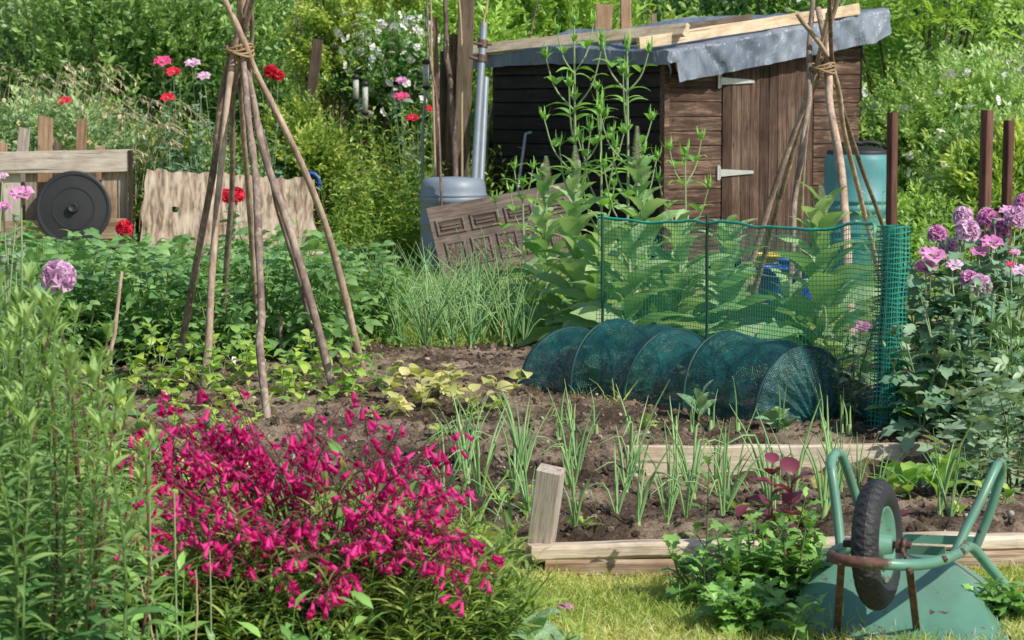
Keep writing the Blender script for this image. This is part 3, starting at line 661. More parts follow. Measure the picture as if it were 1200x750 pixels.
# ------------------------------------------------------------------ compost bin of boards
cbn=thing('compost_bin','open compost bin of grey weathered boards behind the potato plants','compost bin',(0,0,0)); dC=20.5
plank('top_rail',at(-30,192,dC),at(153,188,dC),.205,.03,M['grey_wood'],parent=cbn,seg=20,tn=.95)
plank('corner_post',at(153,285,dC),at(153,176,dC+.01),.03,.09,M['dark_wood'],wdir=(1,0,0),parent=cbn)
plank('bottom_rail',at(-30,272,dC),at(152,268,dC),.19,.03,M['plank_wood'],parent=cbn)
for px,mt,wd in ((14,'grey_wood',.16),(36,'grey_wood',.1),(128,'plank_wood',.14),(144,'grey_wood',.08)):
    plank('slat',at(px,290,dC+.06),at(px,190,dC+.06),wd,.02,M[mt],wdir=(1,0,0),parent=cbn)
plank('back_board',at(-30,225,dC+.9),at(150,225,dC+.9),.7,.02,M['dark_wood'],parent=cbn)
for (x0,y0,x1,y1,wd,mt,rot,lb) in ((18,200,29,150,.11,'grey_wood',0,'grey board leaning out of the compost bin, left of the rest'),(52,200,53,137,.135,'brown_wood',0,'broad brown board with broken pale top standing in the compost bin'),(92,200,96,139,.095,'brown_wood',0,'orange brown board standing in the compost bin, right of the rest'),(66,200,67,166,.07,'dark_wood',0,'short dark board stub between the two brown compost boards'),(-2,200,3,165,.1,'brown_wood',0,'brown board end at the left edge behind the compost rail'),(118,200,117,171,.09,'brown_wood',0,'low brown board end behind the right part of the compost rail')):
    p0=at(x0,y0,dC+.25); p0[2]-=.35; plank('board',p0,at(x1,y1,dC+.25),wd,.03,M[mt],wdir=(1,0,0),label=lb,cat='board',group='boards stuck in the compost bin',rag=.03)
ln=thing('bin_lid','large round black plastic lid propped against the compost bin','lid',at(86,244,dC-.09))
ln.rotation_euler=(R_(82),0,R_(4))
m=MB(); m.lathe([(.335,-.035),(.345,-.03),(.345,.0),(.33,.006),(.308,.004),(.303,-.004),(.20,.004),(.196,.010),(.186,.010),(.182,.004),(.07,.010),(0,.012)],56); m.build('disc',M['black_plastic'],ln,False)
m=MB(); m.lathe([(.05,.008),(.044,.045),(.046,.062),(.036,.066),(.03,.058),(0,.058)],24); m.build('knob',M['black_plastic'],ln)
# ------------------------------------------------------------------ wigwams
def wigwam(name,label,apex,poles,tiepx,mat,r=.019):
    C=np.array([apex[0],apex[1],0.]); t=thing(name,label,'plant support',C)
    for q in poles:
        pts=[np.asarray(p,float)-C for p in q['p']]
        pole('pole',pts,q.get('r',r),q.get('r',r)*.72,M[q.get('m',mat)],parent=t,origin=(0,0,0),n=46,wob=q.get('w',.022),knob=.28)
    m=MB()
    for kk in range(4):
        an=np.linspace(0,2*math.pi,30); z=apex[2]+.013*(kk-2)
        rr=tiepx*(1+.12*noise(np.stack([np.cos(an)*2,np.sin(an)*2,an*0+kk],-1)))
        m.tube(np.stack([rr*np.cos(an),rr*1.5*np.sin(an)-.03,z+.012*np.sin(an*2+kk)],-1),.0065,6,U(.2,.8),cap=False)
    for kk in range(3): m.tube(curve([(-tiepx*.3+kk*.03,-tiepx*.92,apex[2]+.02),(-tiepx*.2+kk*.03,-tiepx*1.05,apex[2]-.06),(-tiepx*.35+.05*kk,-tiepx*.95,apex[2]-.12)],8),.005,5)
    m.build('twine',M['twine'],t)
    return t
def wp(foot,mids,tie,top,**k):
    fx,fy=foot; f=G(fx,fy,.10); d0=f[1]; f[2]=.04
    td=tie[2]; n=len(mids)+2; pts=[f]
    for i,(x,y) in enumerate(mids):
        q=(fy-y)/(fy-tie[1]); pts.append(at(x,y,d0+(td-d0)*q))
    pts.append(at(tie[0],tie[1],td)); q=(fy-top[1])/(fy-tie[1]); pts.append(at(top[0],top[1],d0+(td-d0)*q)); return dict(p=pts,**k)
dW=11.0; aw=at(282,58,dW)
wigwam('pole_wigwam','wigwam of knobbly hazel poles tied with twine, left of the soil bed',aw,[
 wp((203,455),[(218,385),(246,235),(258,150)],(272,60,dW-.03),(308,-35)),
 wp((236,476),[(243,390),(254,250),(263,150)],(275,62,dW-.06),(296,-40)),
 wp((252,432),[(262,300),(277,115)],(286,62,dW+.03),(300,-30),r=.016,m='bark2'),
 wp((314,508),[(305,410),(301,360),(296,225),(290,120)],(287,62,dW-.07),(284,-35),m='bark2'),
 wp((304,430),[(294,300),(286,150)],(283,60,dW+.05),(278,-35),r=.016),
 wp((398,478),[(370,375),(330,240),(301,140)],(287,66,dW-.04),(277,-30),r=.021,m='bark2'),
 wp((384,438),[(345,300),(310,180)],(293,60,dW+.06),(287,-30),r=.014,m='bark2'),
 wp((431,452),[(398,320),(362,215),(318,120)],(286,55,dW-.11),(259,-12),r=.019)],.066,'bark')
dW2=13.5; aw2=at(962,79,dW2)
wigwam('pole_wigwam','wigwam of straight grey poles tied with twine, in front of the shed',aw2,[
 wp((848,398),[(895,260),(933,150)],(957,80,dW2-.03),(982,-10),r=.021),
 wp((868,384),[(905,260),(938,150)],(962,80,dW2+.02),(972,-12),r=.018),
 wp((907,412),[(930,270),(945,160)],(946,80,dW2-.06),(953,-30),m='bark2'),
 wp((938,372),[(938,260),(943,160)],(955,80,dW2+.05),(978,-20),r=.016),
 wp((1001,440),[(990,250),(976,120)],(972,80,dW2-.06),(961,10),r=.026),
 wp((1000,400),[(990,260),(975,150)],(968,80,dW2+.0),(966,15),r=.016,m='bark2'),
 wp((1046,370),[(1012,250),(990,160)],(974,80,dW2+.03),(938,15),r=.018),
 wp((1058,352),[(1030,250),(990,140)],(976,80,dW2+.07),(975,-20),r=.017,m='bark2')],.078,'bark',.02)
# ------------------------------------------------------------------ net cloche
A=np.array([1.055,9.60]); B=np.array([.035,10.92]); ax=nrm(B-A); pr_=np.array([-ax[1],ax[0]])*-1   # pr_ points back-right
if pr_[1]<0: pr_=-pr_
L=np.linalg.norm(B-A); W=.60; H=.385
cl=thing('cloche_tunnel','low tunnel cloche of dark green netting over hoops on the soil','cloche',(A[0],A[1],zt1(*A)))
hs=np.array([0,.27,.53,.755,1.0])*L; hlean=[0,.05,-.03,.04,-.05]
def hoopz(q,hh): th=math.pi*q; return (W/2-W/2*math.cos(th)), hh*math.sin(th)**.82
nA,nT=110,54; P=np.zeros((nA,nT,3)); UV=np.zeros((nA,nT,2)); sx=np.linspace(-.012,L+.02,nA)
hk=[.97,1.04,1.0,1.02,.86]
for i,s_ in enumerate(sx):
    j=min(3,max(0,int(np.searchsorted(hs,s_)-1))); t=np.clip((s_-hs[j])/(hs[j+1]-hs[j]),0,1); k0=hk[j]+(hk[j+1]-hk[j])*t; sag=4*t*(1-t)
    for jj in range(nT):
        q=jj/(nT-1); v,z=hoopz(q,H*k0*(1-sag*(.08,.22,.10,.20)[j])); c=.035*sag*math.cos(math.pi*q)
        n_=.034*noise(np.array([s_*7,q*6,2]))*(.2+sag)+.010*noise(np.array([s_*18,q*15,7]))*(.3+sag)+.014*math.sin(q*19+s_*11)*sag*abs(math.cos(math.pi*q))
        lnz=hlean[j]+(hlean[j+1]-hlean[j])*t; pos=A+ax*(s_+lnz*z/H)+pr_*(v+c+n_)
        P[i,jj]=(pos[0]-A[0],pos[1]-A[1],z+n_-.01); UV[i,jj]=(s_,q*1.1)
m=MB(); m.grid(P,.5,0,UV)
# gathered ends
for end in (0,1):
    base=P[0 if end==0 else -1]; s0=-1 if end==0 else 1; cen=np.array([*(pr_*W*.48),.06]) if end==0 else np.array([*(ax*L+pr_*W*.5),.05])
    nr=16; Q=np.zeros((nr,nT,3)); uv=np.zeros((nr,nT,2))
    for r_ in range(nr):
        q=r_/(nr-1)
        for jj in range(nT):
            b=base[jj]; tgt=cen+(b-cen)*.12; tgt[2]=max(0,b[2]*.08); p=b+(tgt-b)*q
            pl=.018*math.sin(jj*1.25)*q*(1-q)*3; out=(.10*math.sin(q*math.pi*.6))*s0
            p=p+np.array([*(ax*(out+pl)),0]); Q[r_,jj]=p; uv[r_,jj]=(jj/nT*1.1,q*.4)
    m.grid(Q,.5,0,uv)
m.build('netting',M['clochenet'],cl)
for j,s_ in enumerate(hs):
    pts=[]
    for q in np.linspace(0,1,24):
        v,z=hoopz(q,H*hk[j]-.004); pos=ax*(s_+hlean[j]*z/H)+pr_*v; pts.append((pos[0],pos[1],z-.012))
    m=MB(); m.tube(pts,.008,7); m.build('hoop',M['clocherod'],cl)
# ------------------------------------------------------------------ plastic netting fence with roll
nf=thing('netting_fence','green plastic mesh fence on thin stakes ending in a thick roll','fence',(0,0,0))
line=curve([(X(700,11.6),11.6,0),(X(760,11.4),11.4,0),(X(826,11.05),11.05,0),(X(920,10.42),10.42,0),(X(990,10.12),10.12,0),(X(1024,9.72),9.72,0)],140)
seg=np.concatenate([[0],np.cumsum(np.linalg.norm(np.diff(line[:,:2],axis=0),axis=1))]); LT=seg[-1]
def lp(s): return np.stack([np.interp(s,seg,line[:,0]),np.interp(s,seg,line[:,1])],-1)
def toph(s): return .985+.05*ss(LT*.6,LT,s)-.022*np.exp(-((s-.30)/.35)**2)-.014*np.exp(-((s-LT*.7)/.3)**2)+.004*np.sin(s*14)+.006*noise(np.stack([np.asarray(s)*9,0*np.asarray(s),0*np.asarray(s)],-1))
def wavy(s,z): return .012*np.sin(s*5+z*6)+.008*np.sin(s*13-z*9)
pitch=.0215; m=MB(); hw=.0014
def ribbon(P,wd,n):
    P=np.asarray(P); D=np.gradient(P,axis=0); D=nrm(D); sd=nrm(np.cross(D,n)); 
    m.grid(np.stack([P-sd*wd,P+sd*wd],1),U(.2,.8))
nrmv=np.array([-.35,-.93,.0])
ns=int(LT/pitch); zf=np.linspace(0,1,26)
for i in range(ns+1):
    s=i*pitch; xy=lp(s); zb=zt1(*xy)-.01; z=zb+(toph(s)-zb)*zf; off=wavy(s,z)
    ribbon(np.stack([xy[0]+off*-.35,xy[1]+off*-.93,z],-1),hw,nrmv)
sl=np.linspace(0,LT,150); nz_=int(.9/pitch)
for j in range(nz_+1):
    f=j/nz_; xy=lp(sl); zb=.11; z=zb+(toph(sl)-zb)*f; off=wavy(sl,z)-.001
    ribbon(np.stack([xy[:,0]-.35*off,xy[:,1]-.93*off,z],-1),hw if j<nz_ else .004,nrmv)
m.build('mesh_panel',M['netgreen'],nf)
# bright top selvedge
m=MB(); xy=lp(sl); z=toph(sl)+.004; off=wavy(sl,z); m.tube(np.stack([xy[:,0]-.35*off,xy[:,1]-.93*off,z],-1),.007,5); m.build('top_edge',M['nettop'],nf)
for s,ht in ((.03,1.0),(line is not None and float(np.interp(X(826,11.15),line[:,0],seg)),1.02)):
    xy=lp(s); m=MB(); m.tube([(xy[0],xy[1]-.02,-.05),(xy[0]+.004,xy[1]-.02,.5),(xy[0],xy[1]-.02,ht)],.008,8); m.build('stake',M['netpost'],nf)
rc=np.array([X(1041,9.55),9.55]); m=MB(); zb=zt1(*rc)
tz=lambda z:np.array([.018*(z-.1)*1.6,0])
th_=np.linspace(0,2*math.pi*5.6,340); rr=.030+.050*th_/th_[-1]
for j in range(43):
    z=zb+j*.0215; pos=rc+np.stack([rr*np.cos(th_),rr*np.sin(th_)],-1)*(1+.05*math.sin(j*.4))+tz(z)
    zz=z+.004*np.sin(th_*3+j); P=np.stack([pos[:,0],pos[:,1],zz],-1)
    D=nrm(np.gradient(P,axis=0)); up=np.array([0,0,1.]); m.grid(np.stack([P-up*.0020,P+up*.0020],1),U(.2,.8))
for t in np.arange(0,th_[-1],.0215/.06):
    r_=np.interp(t,th_,rr); zz=np.linspace(zb,zb+42*.0215+.006,24); pos=rc[None]+np.stack([r_*math.cos(t)+0*zz,r_*math.sin(t)+0*zz],-1)*(1+.05*np.sin((zz-zb)/.0215*.4))[:,None]+np.array([tz(q) for q in zz])
    P=np.stack([pos[:,0],pos[:,1],zz],-1); sd=np.array([-math.sin(t),math.cos(t),0]); m.grid(np.stack([P-sd*.0020,P+sd*.0020],1),U(.2,.8))
m.build('net_roll',M['netgreen'],nf)
# ------------------------------------------------------------------ wheelbarrow, upside down
wc=at(1028,638,6.36); yaw=R_(19); fr=np.array([math.sin(yaw),math.cos(yaw),0]); rt=np.array([math.cos(yaw),-math.sin(yaw),0])
bw=bpy.data.objects.new('wheelbarrow',None); COL.objects.link(bw); tag(bw,'worn green wheelbarrow turned upside down with its black wheel in the air','wheelbarrow')
bw.location=(float(wc[0]),float(wc[1]),0); bw.rotation_euler=(0,0,-yaw)      # local x = right, y = to the rear
def loc(px,py,d):
    p=at(px,py,d)-np.array([wc[0],wc[1],0]); return np.array([p@rt,p@fr,p[2]])
wz=wc[2]
wheel=bpy.data.objects.new('wheel',None); COL.objects.link(wheel); wheel.parent=bw; wheel.location=(0,0,float(wz)); wheel.rotation_euler=(0,R_(87),R_(-4))
Rw=.19; m=MB(); nn=216; prof=[]; 
for q in np.linspace(-2.6,2.6,23): prof.append((Rw-.044+.044*math.cos(q),.0395*math.sin(q)))
prof=np.array(prof); an=np.arange(nn)*2*math.pi/nn; V=np.zeros((nn,23,3))
for i in range(nn):
    for j in range(23):
        r_,z_=prof[j]; q=(j-11)/11
        if abs(q)<.62:
            zig=math.sin(an[i]*36+abs(q)*11)+.5*math.sin(q*24)
            r_+=.0016*(1 if zig>.1 else -1) 
            if j in (8,14): r_-=.002
        V[i,j]=(r_*math.cos(an[i]),r_*math.sin(an[i]),z_)
i=np.arange(nn)[:,None]; j=np.arange(22)[None]; i2=(i+1)%nn
m.add(V.reshape(-1,3),np.stack([i*23+j,i*23+j+1,i2*23+j+1,i2*23+j],-1).reshape(-1,4),.5); m.build('tyre',M['rubber'],wheel,False)
m=MB(); m.lathe([(Rw-.080,-.022),(Rw-.078,-.030),(Rw-.088,-.028),(Rw-.10,-.010),(Rw-.12,-.006),(.032,-.006),(.026,-.045),(.012,-.047)],40)
m.lathe([(Rw-.080,.022),(Rw-.078,.030),(Rw-.088,.028),(Rw-.10,.010),(Rw-.12,.006),(.032,.006),(.026,.045),(.012,.047)],40); m.build('rim',M['paint'],wheel)
m=MB(); m.tube([(0,0,-.10),(0,0,.10)],.011,12); m.lathe([(.0,.075),(.022,.075),(.022,.085),(0,.085)],6); m.build('axle',M['rust'],wheel)
def btube(name,pts,r,wear=.1,mat='paint',n=40,sides=14,wearf=None):
    P=curve(pts,n); m=MB(); t=np.linspace(0,1,n); m.tube(P,r,sides,.5)
    tt=wear if wearf is None else wearf
    m.tint=[np.repeat([tt(q) if callable(tt) else tt for q in t],sides)]+[np.full(len(v),float(tt(0) if callable(tt) else tt)) for v in m.tint[1:]]
    m.build(name,M[mat],bw)
# frame: tube looping round the wheel
h=wz; tr=.0165
fl=[loc(1004,640,7.0)+(0,.1,-.02),loc(990,641,6.72),loc(976,648,6.36),loc(981,655,6.19),loc(1022,660,6.13),loc(1070,662,6.16),loc(1102,657,6.28),loc(1124,648,6.55),loc(1139,642,6.78),loc(1166,672,6.9),loc(1196,707,6.96),loc(1204,712,6.97),loc(1222,711,7.0)]
btube('frame',fl,tr,n=90,wearf=lambda q:.95*math.exp(-((q-.27)/.12)**2)+.5*math.exp(-((q-.93)/.05)**2)+.08)
# legs bent as loops
btube('leg',[loc(985,642,6.72),loc(981,600,6.76),loc(975,555,6.80),loc(974,541,6.84),loc(979,532,6.88),loc(987,535,6.93),loc(1000,572,7.0),loc(1010,605,7.02),loc(1019,640,7.04)],.0150,wearf=lambda q:.45*math.exp(-((q-.48)/.10)**2)+.12)
btube('leg',[loc(1116,654,6.66),loc(1133,618,6.70),loc(1152,580,6.74),loc(1165,552,6.79),loc(1171,542,6.83),loc(1174,545,6.88),loc(1172,560,6.92),loc(1160,600,6.94),loc(1144,640,6.95)],.0150,wearf=lambda q:.45*math.exp(-((q-.48)/.12)**2)+.45*math.exp(-((q-.0)/.08)**2)+.14)
# cross braces
for (a_,b_) in (((1012,629,7.1),(1143,634,7.02)),((1010,641,6.9),(1108,646,6.78))):
    m=MB(); p,q=loc(*a_),loc(*b_); D=nrm(q-p); s_=nrm(np.cross(D,(0,0,1.))); up=np.cross(s_,D)
    V=[e_+s_*i_*.004+up*j_*.014 for e_ in (p,q) for i_ in (-1,1) for j_ in (-1,1)]
    m.add(V,[[0,1,3,2],[4,6,7,5],[0,4,5,1],[2,3,7,6],[0,2,6,4],[1,5,7,3]],.25); m.build('cross_brace',M['paint'],bw,False)
# axle brackets
for sx in (1,):
    m=MB(); m.tube([np.array([.055,0,h]),np.array([.085,0,h])],.022,12,.3); p=np.array([.075,0,h])
    m.tube(curve([p+(0,0,.02),p+(.004,-.03,-.01),p+(.03,-.09,-.03),loc(1062,652,6.24)],10),.006,6,.9); m.build('axle_bracket',M['rust'],bw)
# struts from loop to tray
for a_,b_ in (((986,660,6.185),(980,752,6.47)),((1066,667,6.155),(1076,752,6.44))):
    m=MB(); p,q=loc(*a_),loc(*b_); D=nrm(q-p); s_=np.array([1.,0,0]); s_=nrm(s_-D*(D@s_)); nnn=np.cross(D,s_)
    V=[e_+s_*i_*.0105+nnn*j_*.004 for e_ in (p,q) for i_ in (-1,1) for j_ in (-1,1)]
    m.add(V,[[0,1,3,2],[4,6,7,5],[0,4,5,1],[2,3,7,6],[0,2,6,4],[1,5,7,3]],.8); m.build('strut',M['rust'],bw,False)
# tray
def rrect(cx_,y0,y1,hw_,rad,n=8):
    out=[]
    for (sx_,yy,a0) in ((1,y0,-90),(1,y1,0),(-1,y1,90),(-1,y0,180)):
        c=(cx_+sx_*(hw_-rad),yy+(rad if yy==y0 else -rad))
        for a_ in np.linspace(a0,a0+90,n): out.append((c[0]+rad*math.cos(R_(a_)),c[1]+rad*math.sin(R_(a_))))
    return np.array(out)
fl_=loc(940,764,6.46); fr_=loc(1173,764,6.38); cxr=(fl_[0]+fr_[0])/2; hwr=(fr_[0]-fl_[0])/2+.035
yf=min(fl_[1],fr_[1])-.02; tl=loc(985,656,6.80); trr=loc(1138,655,6.82); cxt=(tl[0]+trr[0])/2+.012; hwt=(trr[0]-tl[0])/2+.012; yt=(tl[1]+trr[1])/2-.035
zt_=loc(1060,656,6.80)[2]+.004
secs=[]; 
secs.append((rrect(cxr,yf-.012,yf+.98,hwr+.014,.10),.012)); secs.append((rrect(cxr,yf-.014,yf+.982,hwr+.016,.10),.004)); secs.append((rrect(cxr,yf-.004,yf+.97,hwr+.004,.10),.0)); secs.append((rrect(cxr,yf,yf+.965,hwr,.10),.018))
for q in np.linspace(.06,.93,9):
    secs.append((rrect(cxr+(cxt-cxr)*q,yf+(yt-yf)*q,yf+.96-.25*q,hwr+(hwt-hwr)*q,.10+.01*q),.0+zt_*q+.012*math.sin(q*math.pi)))
for q,ins in ((.97,.012),(.992,.03),(1.0,.06),(1.0,.12)): secs.append((rrect(cxt,yt+ins*.75-.006,yf+.70-ins,hwt-ins*.7+.004,max(.02,.11-ins*.7)),zt_*q))
P=np.array([[(x,y,z-.09*max(0,(y-yt))*(z/zt_)) for x,y in s_] for s_,z in secs]); P[...,0]-=(P[...,1]-yf)*.17; P[...,1]+=.012*noise(P*np.array([7,7,9.]),1.); P[...,2]+=.006*noise(P*np.array([5,5,5.])+3,1.)*(P[...,2]>.03); P=np.concatenate([P,P[:,:1]],1)
tint=np.zeros(P.shape[:2])+.05; tint[:4]=.35; tint[-5:-2]=.28
m=MB(); m.grid(P,tint); last=P[-1][:-1]; n=len(last); m.add(np.vstack([last,last.mean(0)]),[(q,(q+1)%n,n) for q in range(n)],.1)
m.build('tray',M['paint'],bw)
for q in (loc(1107,655,6.27),loc(1128,646,6.53),loc(986,662,6.17),loc(1066,669,6.14),loc(1139,641,6.76)):
    m=MB(); m.lathe([(.0,-.012),(.0095,-.012),(.0095,.012),(.005,.019),(0,.02)],6); o_=m.build('bolt',M['rust'],bw,False,[float(v) for v in q]); o_.rotation_euler=(R_(70),0,0)
m=MB(); ico_s=ico*(1+.3*noise(ico,1.4)[:,None]); p=loc(1072,748,6.43); m.add(ico_s*np.array([.028,.015,.008])+p,icf,.5); m.build('mud_lump',M['soil'],bw)
# ------------------------------------------------------------------ small things
for px,py,px2,py2,d,lb in ((128,398,143,318,10.6,'slanting stick at the front of the potato bed by the tall perennial'),(329,430,330,371,11.9,'short thin stick upright between the wigwam poles'),(590,418,587,375,12.9,'thin cane marking the row of tall onions')):
    p0=at(px,py,d); p1=at(px2,py2,d); p0[2]-=.12; pole('stick',[p0,(p0+p1)/2,p1],.011,.009,M['cane'] if px==590 else M['bark'],label=lb,cat='stick',sides=6)
for px,py,d,lb in ((433,507,10.3,'small white plant tag standing in bare soil beside the magenta flowers'),(273,430,11.7,'white plant tag at the foot of the potatoes behind the wigwam')):
    p=at(px,py,d); m=MB(); m.box((-.011,-.001,-.05),(.011,.001,.055)); o=m.build('plant_tag',M['whiteplastic'],loc=p,smooth=False); o.rotation_euler=(R_(-12),R_(8),.2); tag(o,lb,'plant tag')
def bucket(px,py,d,r,hh,mat,name,label):
    p=at(px,py,d); t=thing(name,label,'bucket',(p[0],p[1],max(0,p[2]-hh/2)))
    m=MB(); m.lathe([(0,.01),(r*.8,.01),(r*.82,.02),(r,hh-.02),(r*1.06,hh-.02),(r*1.06,hh),(r*.97,hh),(r*.94,hh-.01),(r*.78,.03),(0,.03)],32); m.build('body',M[mat],t)
    m=MB(); an=np.linspace(0,math.pi,16); m.tube(np.stack([r*1.05*np.cos(an),-.3*r-.75*r*np.sin(an),hh-.02-.35*r*np.sin(an)],-1),.006,6); m.build('handle',M['grey_pipe'],t)
bucket(908,334,16.6,.14,.28,'blue_plastic','bucket','blue plastic bucket behind the netting by the shed door')
bucket(934,328,16.9,.15,.32,'blue_plastic','bucket','taller blue plastic bucket behind the right wigwam pole')
bucket(900,312,17.2,.14,.2,'yellow_plastic','bucket','yellow tub behind the blue buckets at the shed door')
# blue watering can behind the sheet
p=at(352,204,21.9); wcn=thing('watering_can','blue and white watering can peeping over the corrugated sheet','watering can',(p[0],p[1],p[2]-.34))
m=MB(); m.lathe([(0,0),(.11,0),(.12,.02),(.115,.24),(.08,.29),(.05,.30),(0,.30)],28); m.build('body',M['blue_plastic'],wcn)
m=MB(); an=np.linspace(-.4,math.pi*.95,16); m.tube(np.stack([.10+.09*np.cos(an)*1.0,0*an,.24+.11*np.sin(an)],-1),.02,10); m.build('handle',M['blue_plastic'],wcn)
m=MB(); m.tube(curve([(-.1,0,.08),(-.2,0,.2),(-.27,0,.33)],8),.018,8); m.build('spout',M['blue_plastic'],wcn)
# bird feeders
def feeder(px,py,d,hh,label,polefoot=None):
    p=at(px,py,d); t=thing('bird_feeder',label,'bird feeder',(p[0],p[1],p[2]-hh/2))
    m=MB(); m.lathe([(0,0),(.03,0),(.03,hh),(0,hh)],18); m.build('tube',M['feeder'],t)
    m=MB(); m.lathe([(0,hh),(.042,hh),(.036,hh+.04),(.0,hh+.05)],18); m.tube([(0,0,hh+.04),(.004,0,hh+.13),(0,0,hh+.55)],.004,5); m.build('cap',M['black_plastic'],t)
    m=MB(); m.lathe([(0,-.04),(.02,-.035),(.04,-.01),(.044,.0),(0,.005)],18); m.build('base',M['black_plastic'],t)
    for e_ in ([(-.07,0,.02),(.07,0,.02)],[(0,-.05,hh*.5),(0,.05,hh*.5)]): m=MB(); m.tube(e_,.005,6); m.build('perch',M['black_plastic'],t)
    if polefoot: 
        m=MB(); m.tube([(0,0,-.02),(-.03,0,-.35),(-.05,0,-p[2]+hh/2)],.014,8); m.build('pole',M['grey_pipe'],t)
feeder(428,116,22.3,.26,'clear tube bird feeder with black ends, right of the hanging pair')
feeder(417,104,22.7,.20,'smaller pale bird feeder hanging behind the clear one')
feeder(499,88,22.2,.22,'tube bird feeder on a thin pole left of the pole bundle',True)
# distant buildings
def hut(name,label,px,d,w_,zw,zr,dep):
    x=X(px,d); t=thing(name,label,'building',(x,d,0)); m=MB(); m.box((-w_/2,0,0),(w_/2,dep,zw)); m.build('wall',M['render_wall'],t,False)
    m=MB(); e=.2; V=[(-w_/2-e,-e,zw-.1),(w_/2+e,-e,zw-.1),(w_/2+e,dep/2,zr),(-w_/2-e,dep/2,zr),(-w_/2-e,dep+e,zw-.1),(w_/2+e,dep+e,zw-.1)]
    m.add(V,[[0,1,2,3],[3,2,5,4]]); m.add(np.array(V)-(0,0,.12),[[3,2,1,0],[4,5,2,3]]); m.build('roof',M['roofgrey'],t,False)
hut('distant_house','distant house with pale grey roof glimpsed over the bushes left of the shed posts',668,62,2.0,3.2,4.7,4)
hut('distant_shed','small brick outbuilding glimpsed between shrubs behind the shed roof',785,44,1.5,2.7,3.3,2)
# ------------------------------------------------------------------ plant kit
class Plant:                                # stems, leaves and any flowers gathered as parts
    def __init__(s): s.parts={}
    def p(s,k):
        if k not in s.parts: s.parts[k]=MB()
        return s.parts[k]
    def build(s,root,mats):
        for k,m in s.parts.items():
            if m.n: m.build(k,mats[k],root)
        return root
GA=2.39996
def shoot(pl,base,top,tpl,n,size,size1=None,el0=.2,el1=.9,r0=.006,r1=.002,bow=None,per=1,start=.1,az0=None,opp=False,tint=(0,1),tintup=.0,leafk='leaves',stemk='stem',jit=.3,sides=5,aspect=None):
    """one stem with leaves set along it; sizes and angles run from base to tip"""
    base=np.asarray(base,float); top=np.asarray(top,float); d=top-base; L=np.linalg.norm(d)
    mid=base+d*.5+(np.array(bow) if bow is not None else rng.normal(size=3)*np.array([1,1,.2])*.05*L)
    P=curve([base,mid,top],9); pl.p(stemk).tube(P,np.linspace(r0,r1,9),sides,U(.2,.8),cap=False)
    t=np.linspace(start,1,n); az0=U(0,6.3) if az0 is None else az0
    idx=np.arange(n)
    T=[];D=[];Sz=[];Ti=[]
    size1=size if size1 is None else size1
    for q in range(per):
        az=az0+(idx*(math.pi/2 if opp else GA))+q*2*math.pi/per+rng.normal(size=n)*jit
        el=el0+(el1-el0)*t+rng.normal(size=n)*jit*.6
        pos=np.stack([np.interp(t*8,np.arange(9),P[:,k]) for k in range(3)],-1)
        T.append(pos); D.append(np.stack([np.cos(az)*np.cos(el),np.sin(az)*np.cos(el),np.sin(el)],-1))
        Sz.append((size+(size1-size)*t)*U(.8,1.2,n)); Ti.append(np.clip(U(*tint,n)+tintup*(t-.5),0,1))
    T=np.concatenate(T);D=np.concatenate(D)
    pl.p(leafk).inst(tpl,frames(D,rng.normal(size=len(T))*.3),T,np.concatenate(Sz),np.concatenate(Ti))
    return P
def rot(v,az): c,s=math.cos(az),math.sin(az); return np.array([v[0]*c-v[1]*s,v[0]*s+v[1]*c,v[2]])
L_lance=leaf(.20,6,.5,.12,.42); L_lanc2=leaf(.195,6,.7,.12,.42); L_narrow=leaf(.13,6,.6,.15,.42); L_ovate=leaf(.55,5,.6,.12,.42); L_broad=leaf(.62,6,.7,.10,.45,1,.02)
L_mull=leaf(.37,9,.75,.14,.52,.8,.015); L_poppy=leaf(.46,12,.8,.10,.45,.8,.03,lobes=5); L_rocket=leaf(.42,12,.7,.10,.6,.8,.02,lobes=4,stalk=.12)
L_grass=leaf(.07,5,.9,.2,.3); L_heart=leaf(.82,6,.8,.10,.33,.9,.01)
L_chard=leaf(.45,7,.7,.12,.6,.8,.02,stalk=.2)
def compound(tpl,n=3,ln=.42,term=.5):       # pinnate leaf: leaflets either side of a stalk
    ps=[]; 
    for i in range(n):
        y=.25+.55*i/max(1,n-1) if n>1 else .5
        for sgn in (-1,1):
            a=sgn*1.15; c,s=math.cos(a),math.sin(a); Rm=np.array([[c,s,0],[-s,c,0],[0,0,1]])
            V=tpl[0]*ln*(.8+.2*i/max(1,n-1)); V=V@Rm.T+np.array([0,y,-.10*y*y]); ps.append((V,tpl[1],tpl[2] if len(tpl)>2 else np.zeros(len(V))))
    V=tpl[0]*term+np.array([0,.82,-.08]); ps.append((V,tpl[1],tpl[2] if len(tpl)>2 else np.zeros(len(V))))
    return merge_tpl(ps)
L_potato=compound(leaf(.66,4,.7,.10,.42,.9),2,.46,.54)
L_trif=merge_tpl([(lambda t,a:((t[0]*.6)@np.array([[math.cos(a),math.sin(a),0],[-math.sin(a),math.cos(a),0],[0,0,1]])+np.array([0,.35,0]),t[1],t[2]))(L_heart,a) for a in (-1.25,0,1.25)])
L_pinn=compound(leaf2(.42,.1),5,.26,.26); L_bb=compound(leaf(.5,4,.4,.1,.45),2,.5,.5)
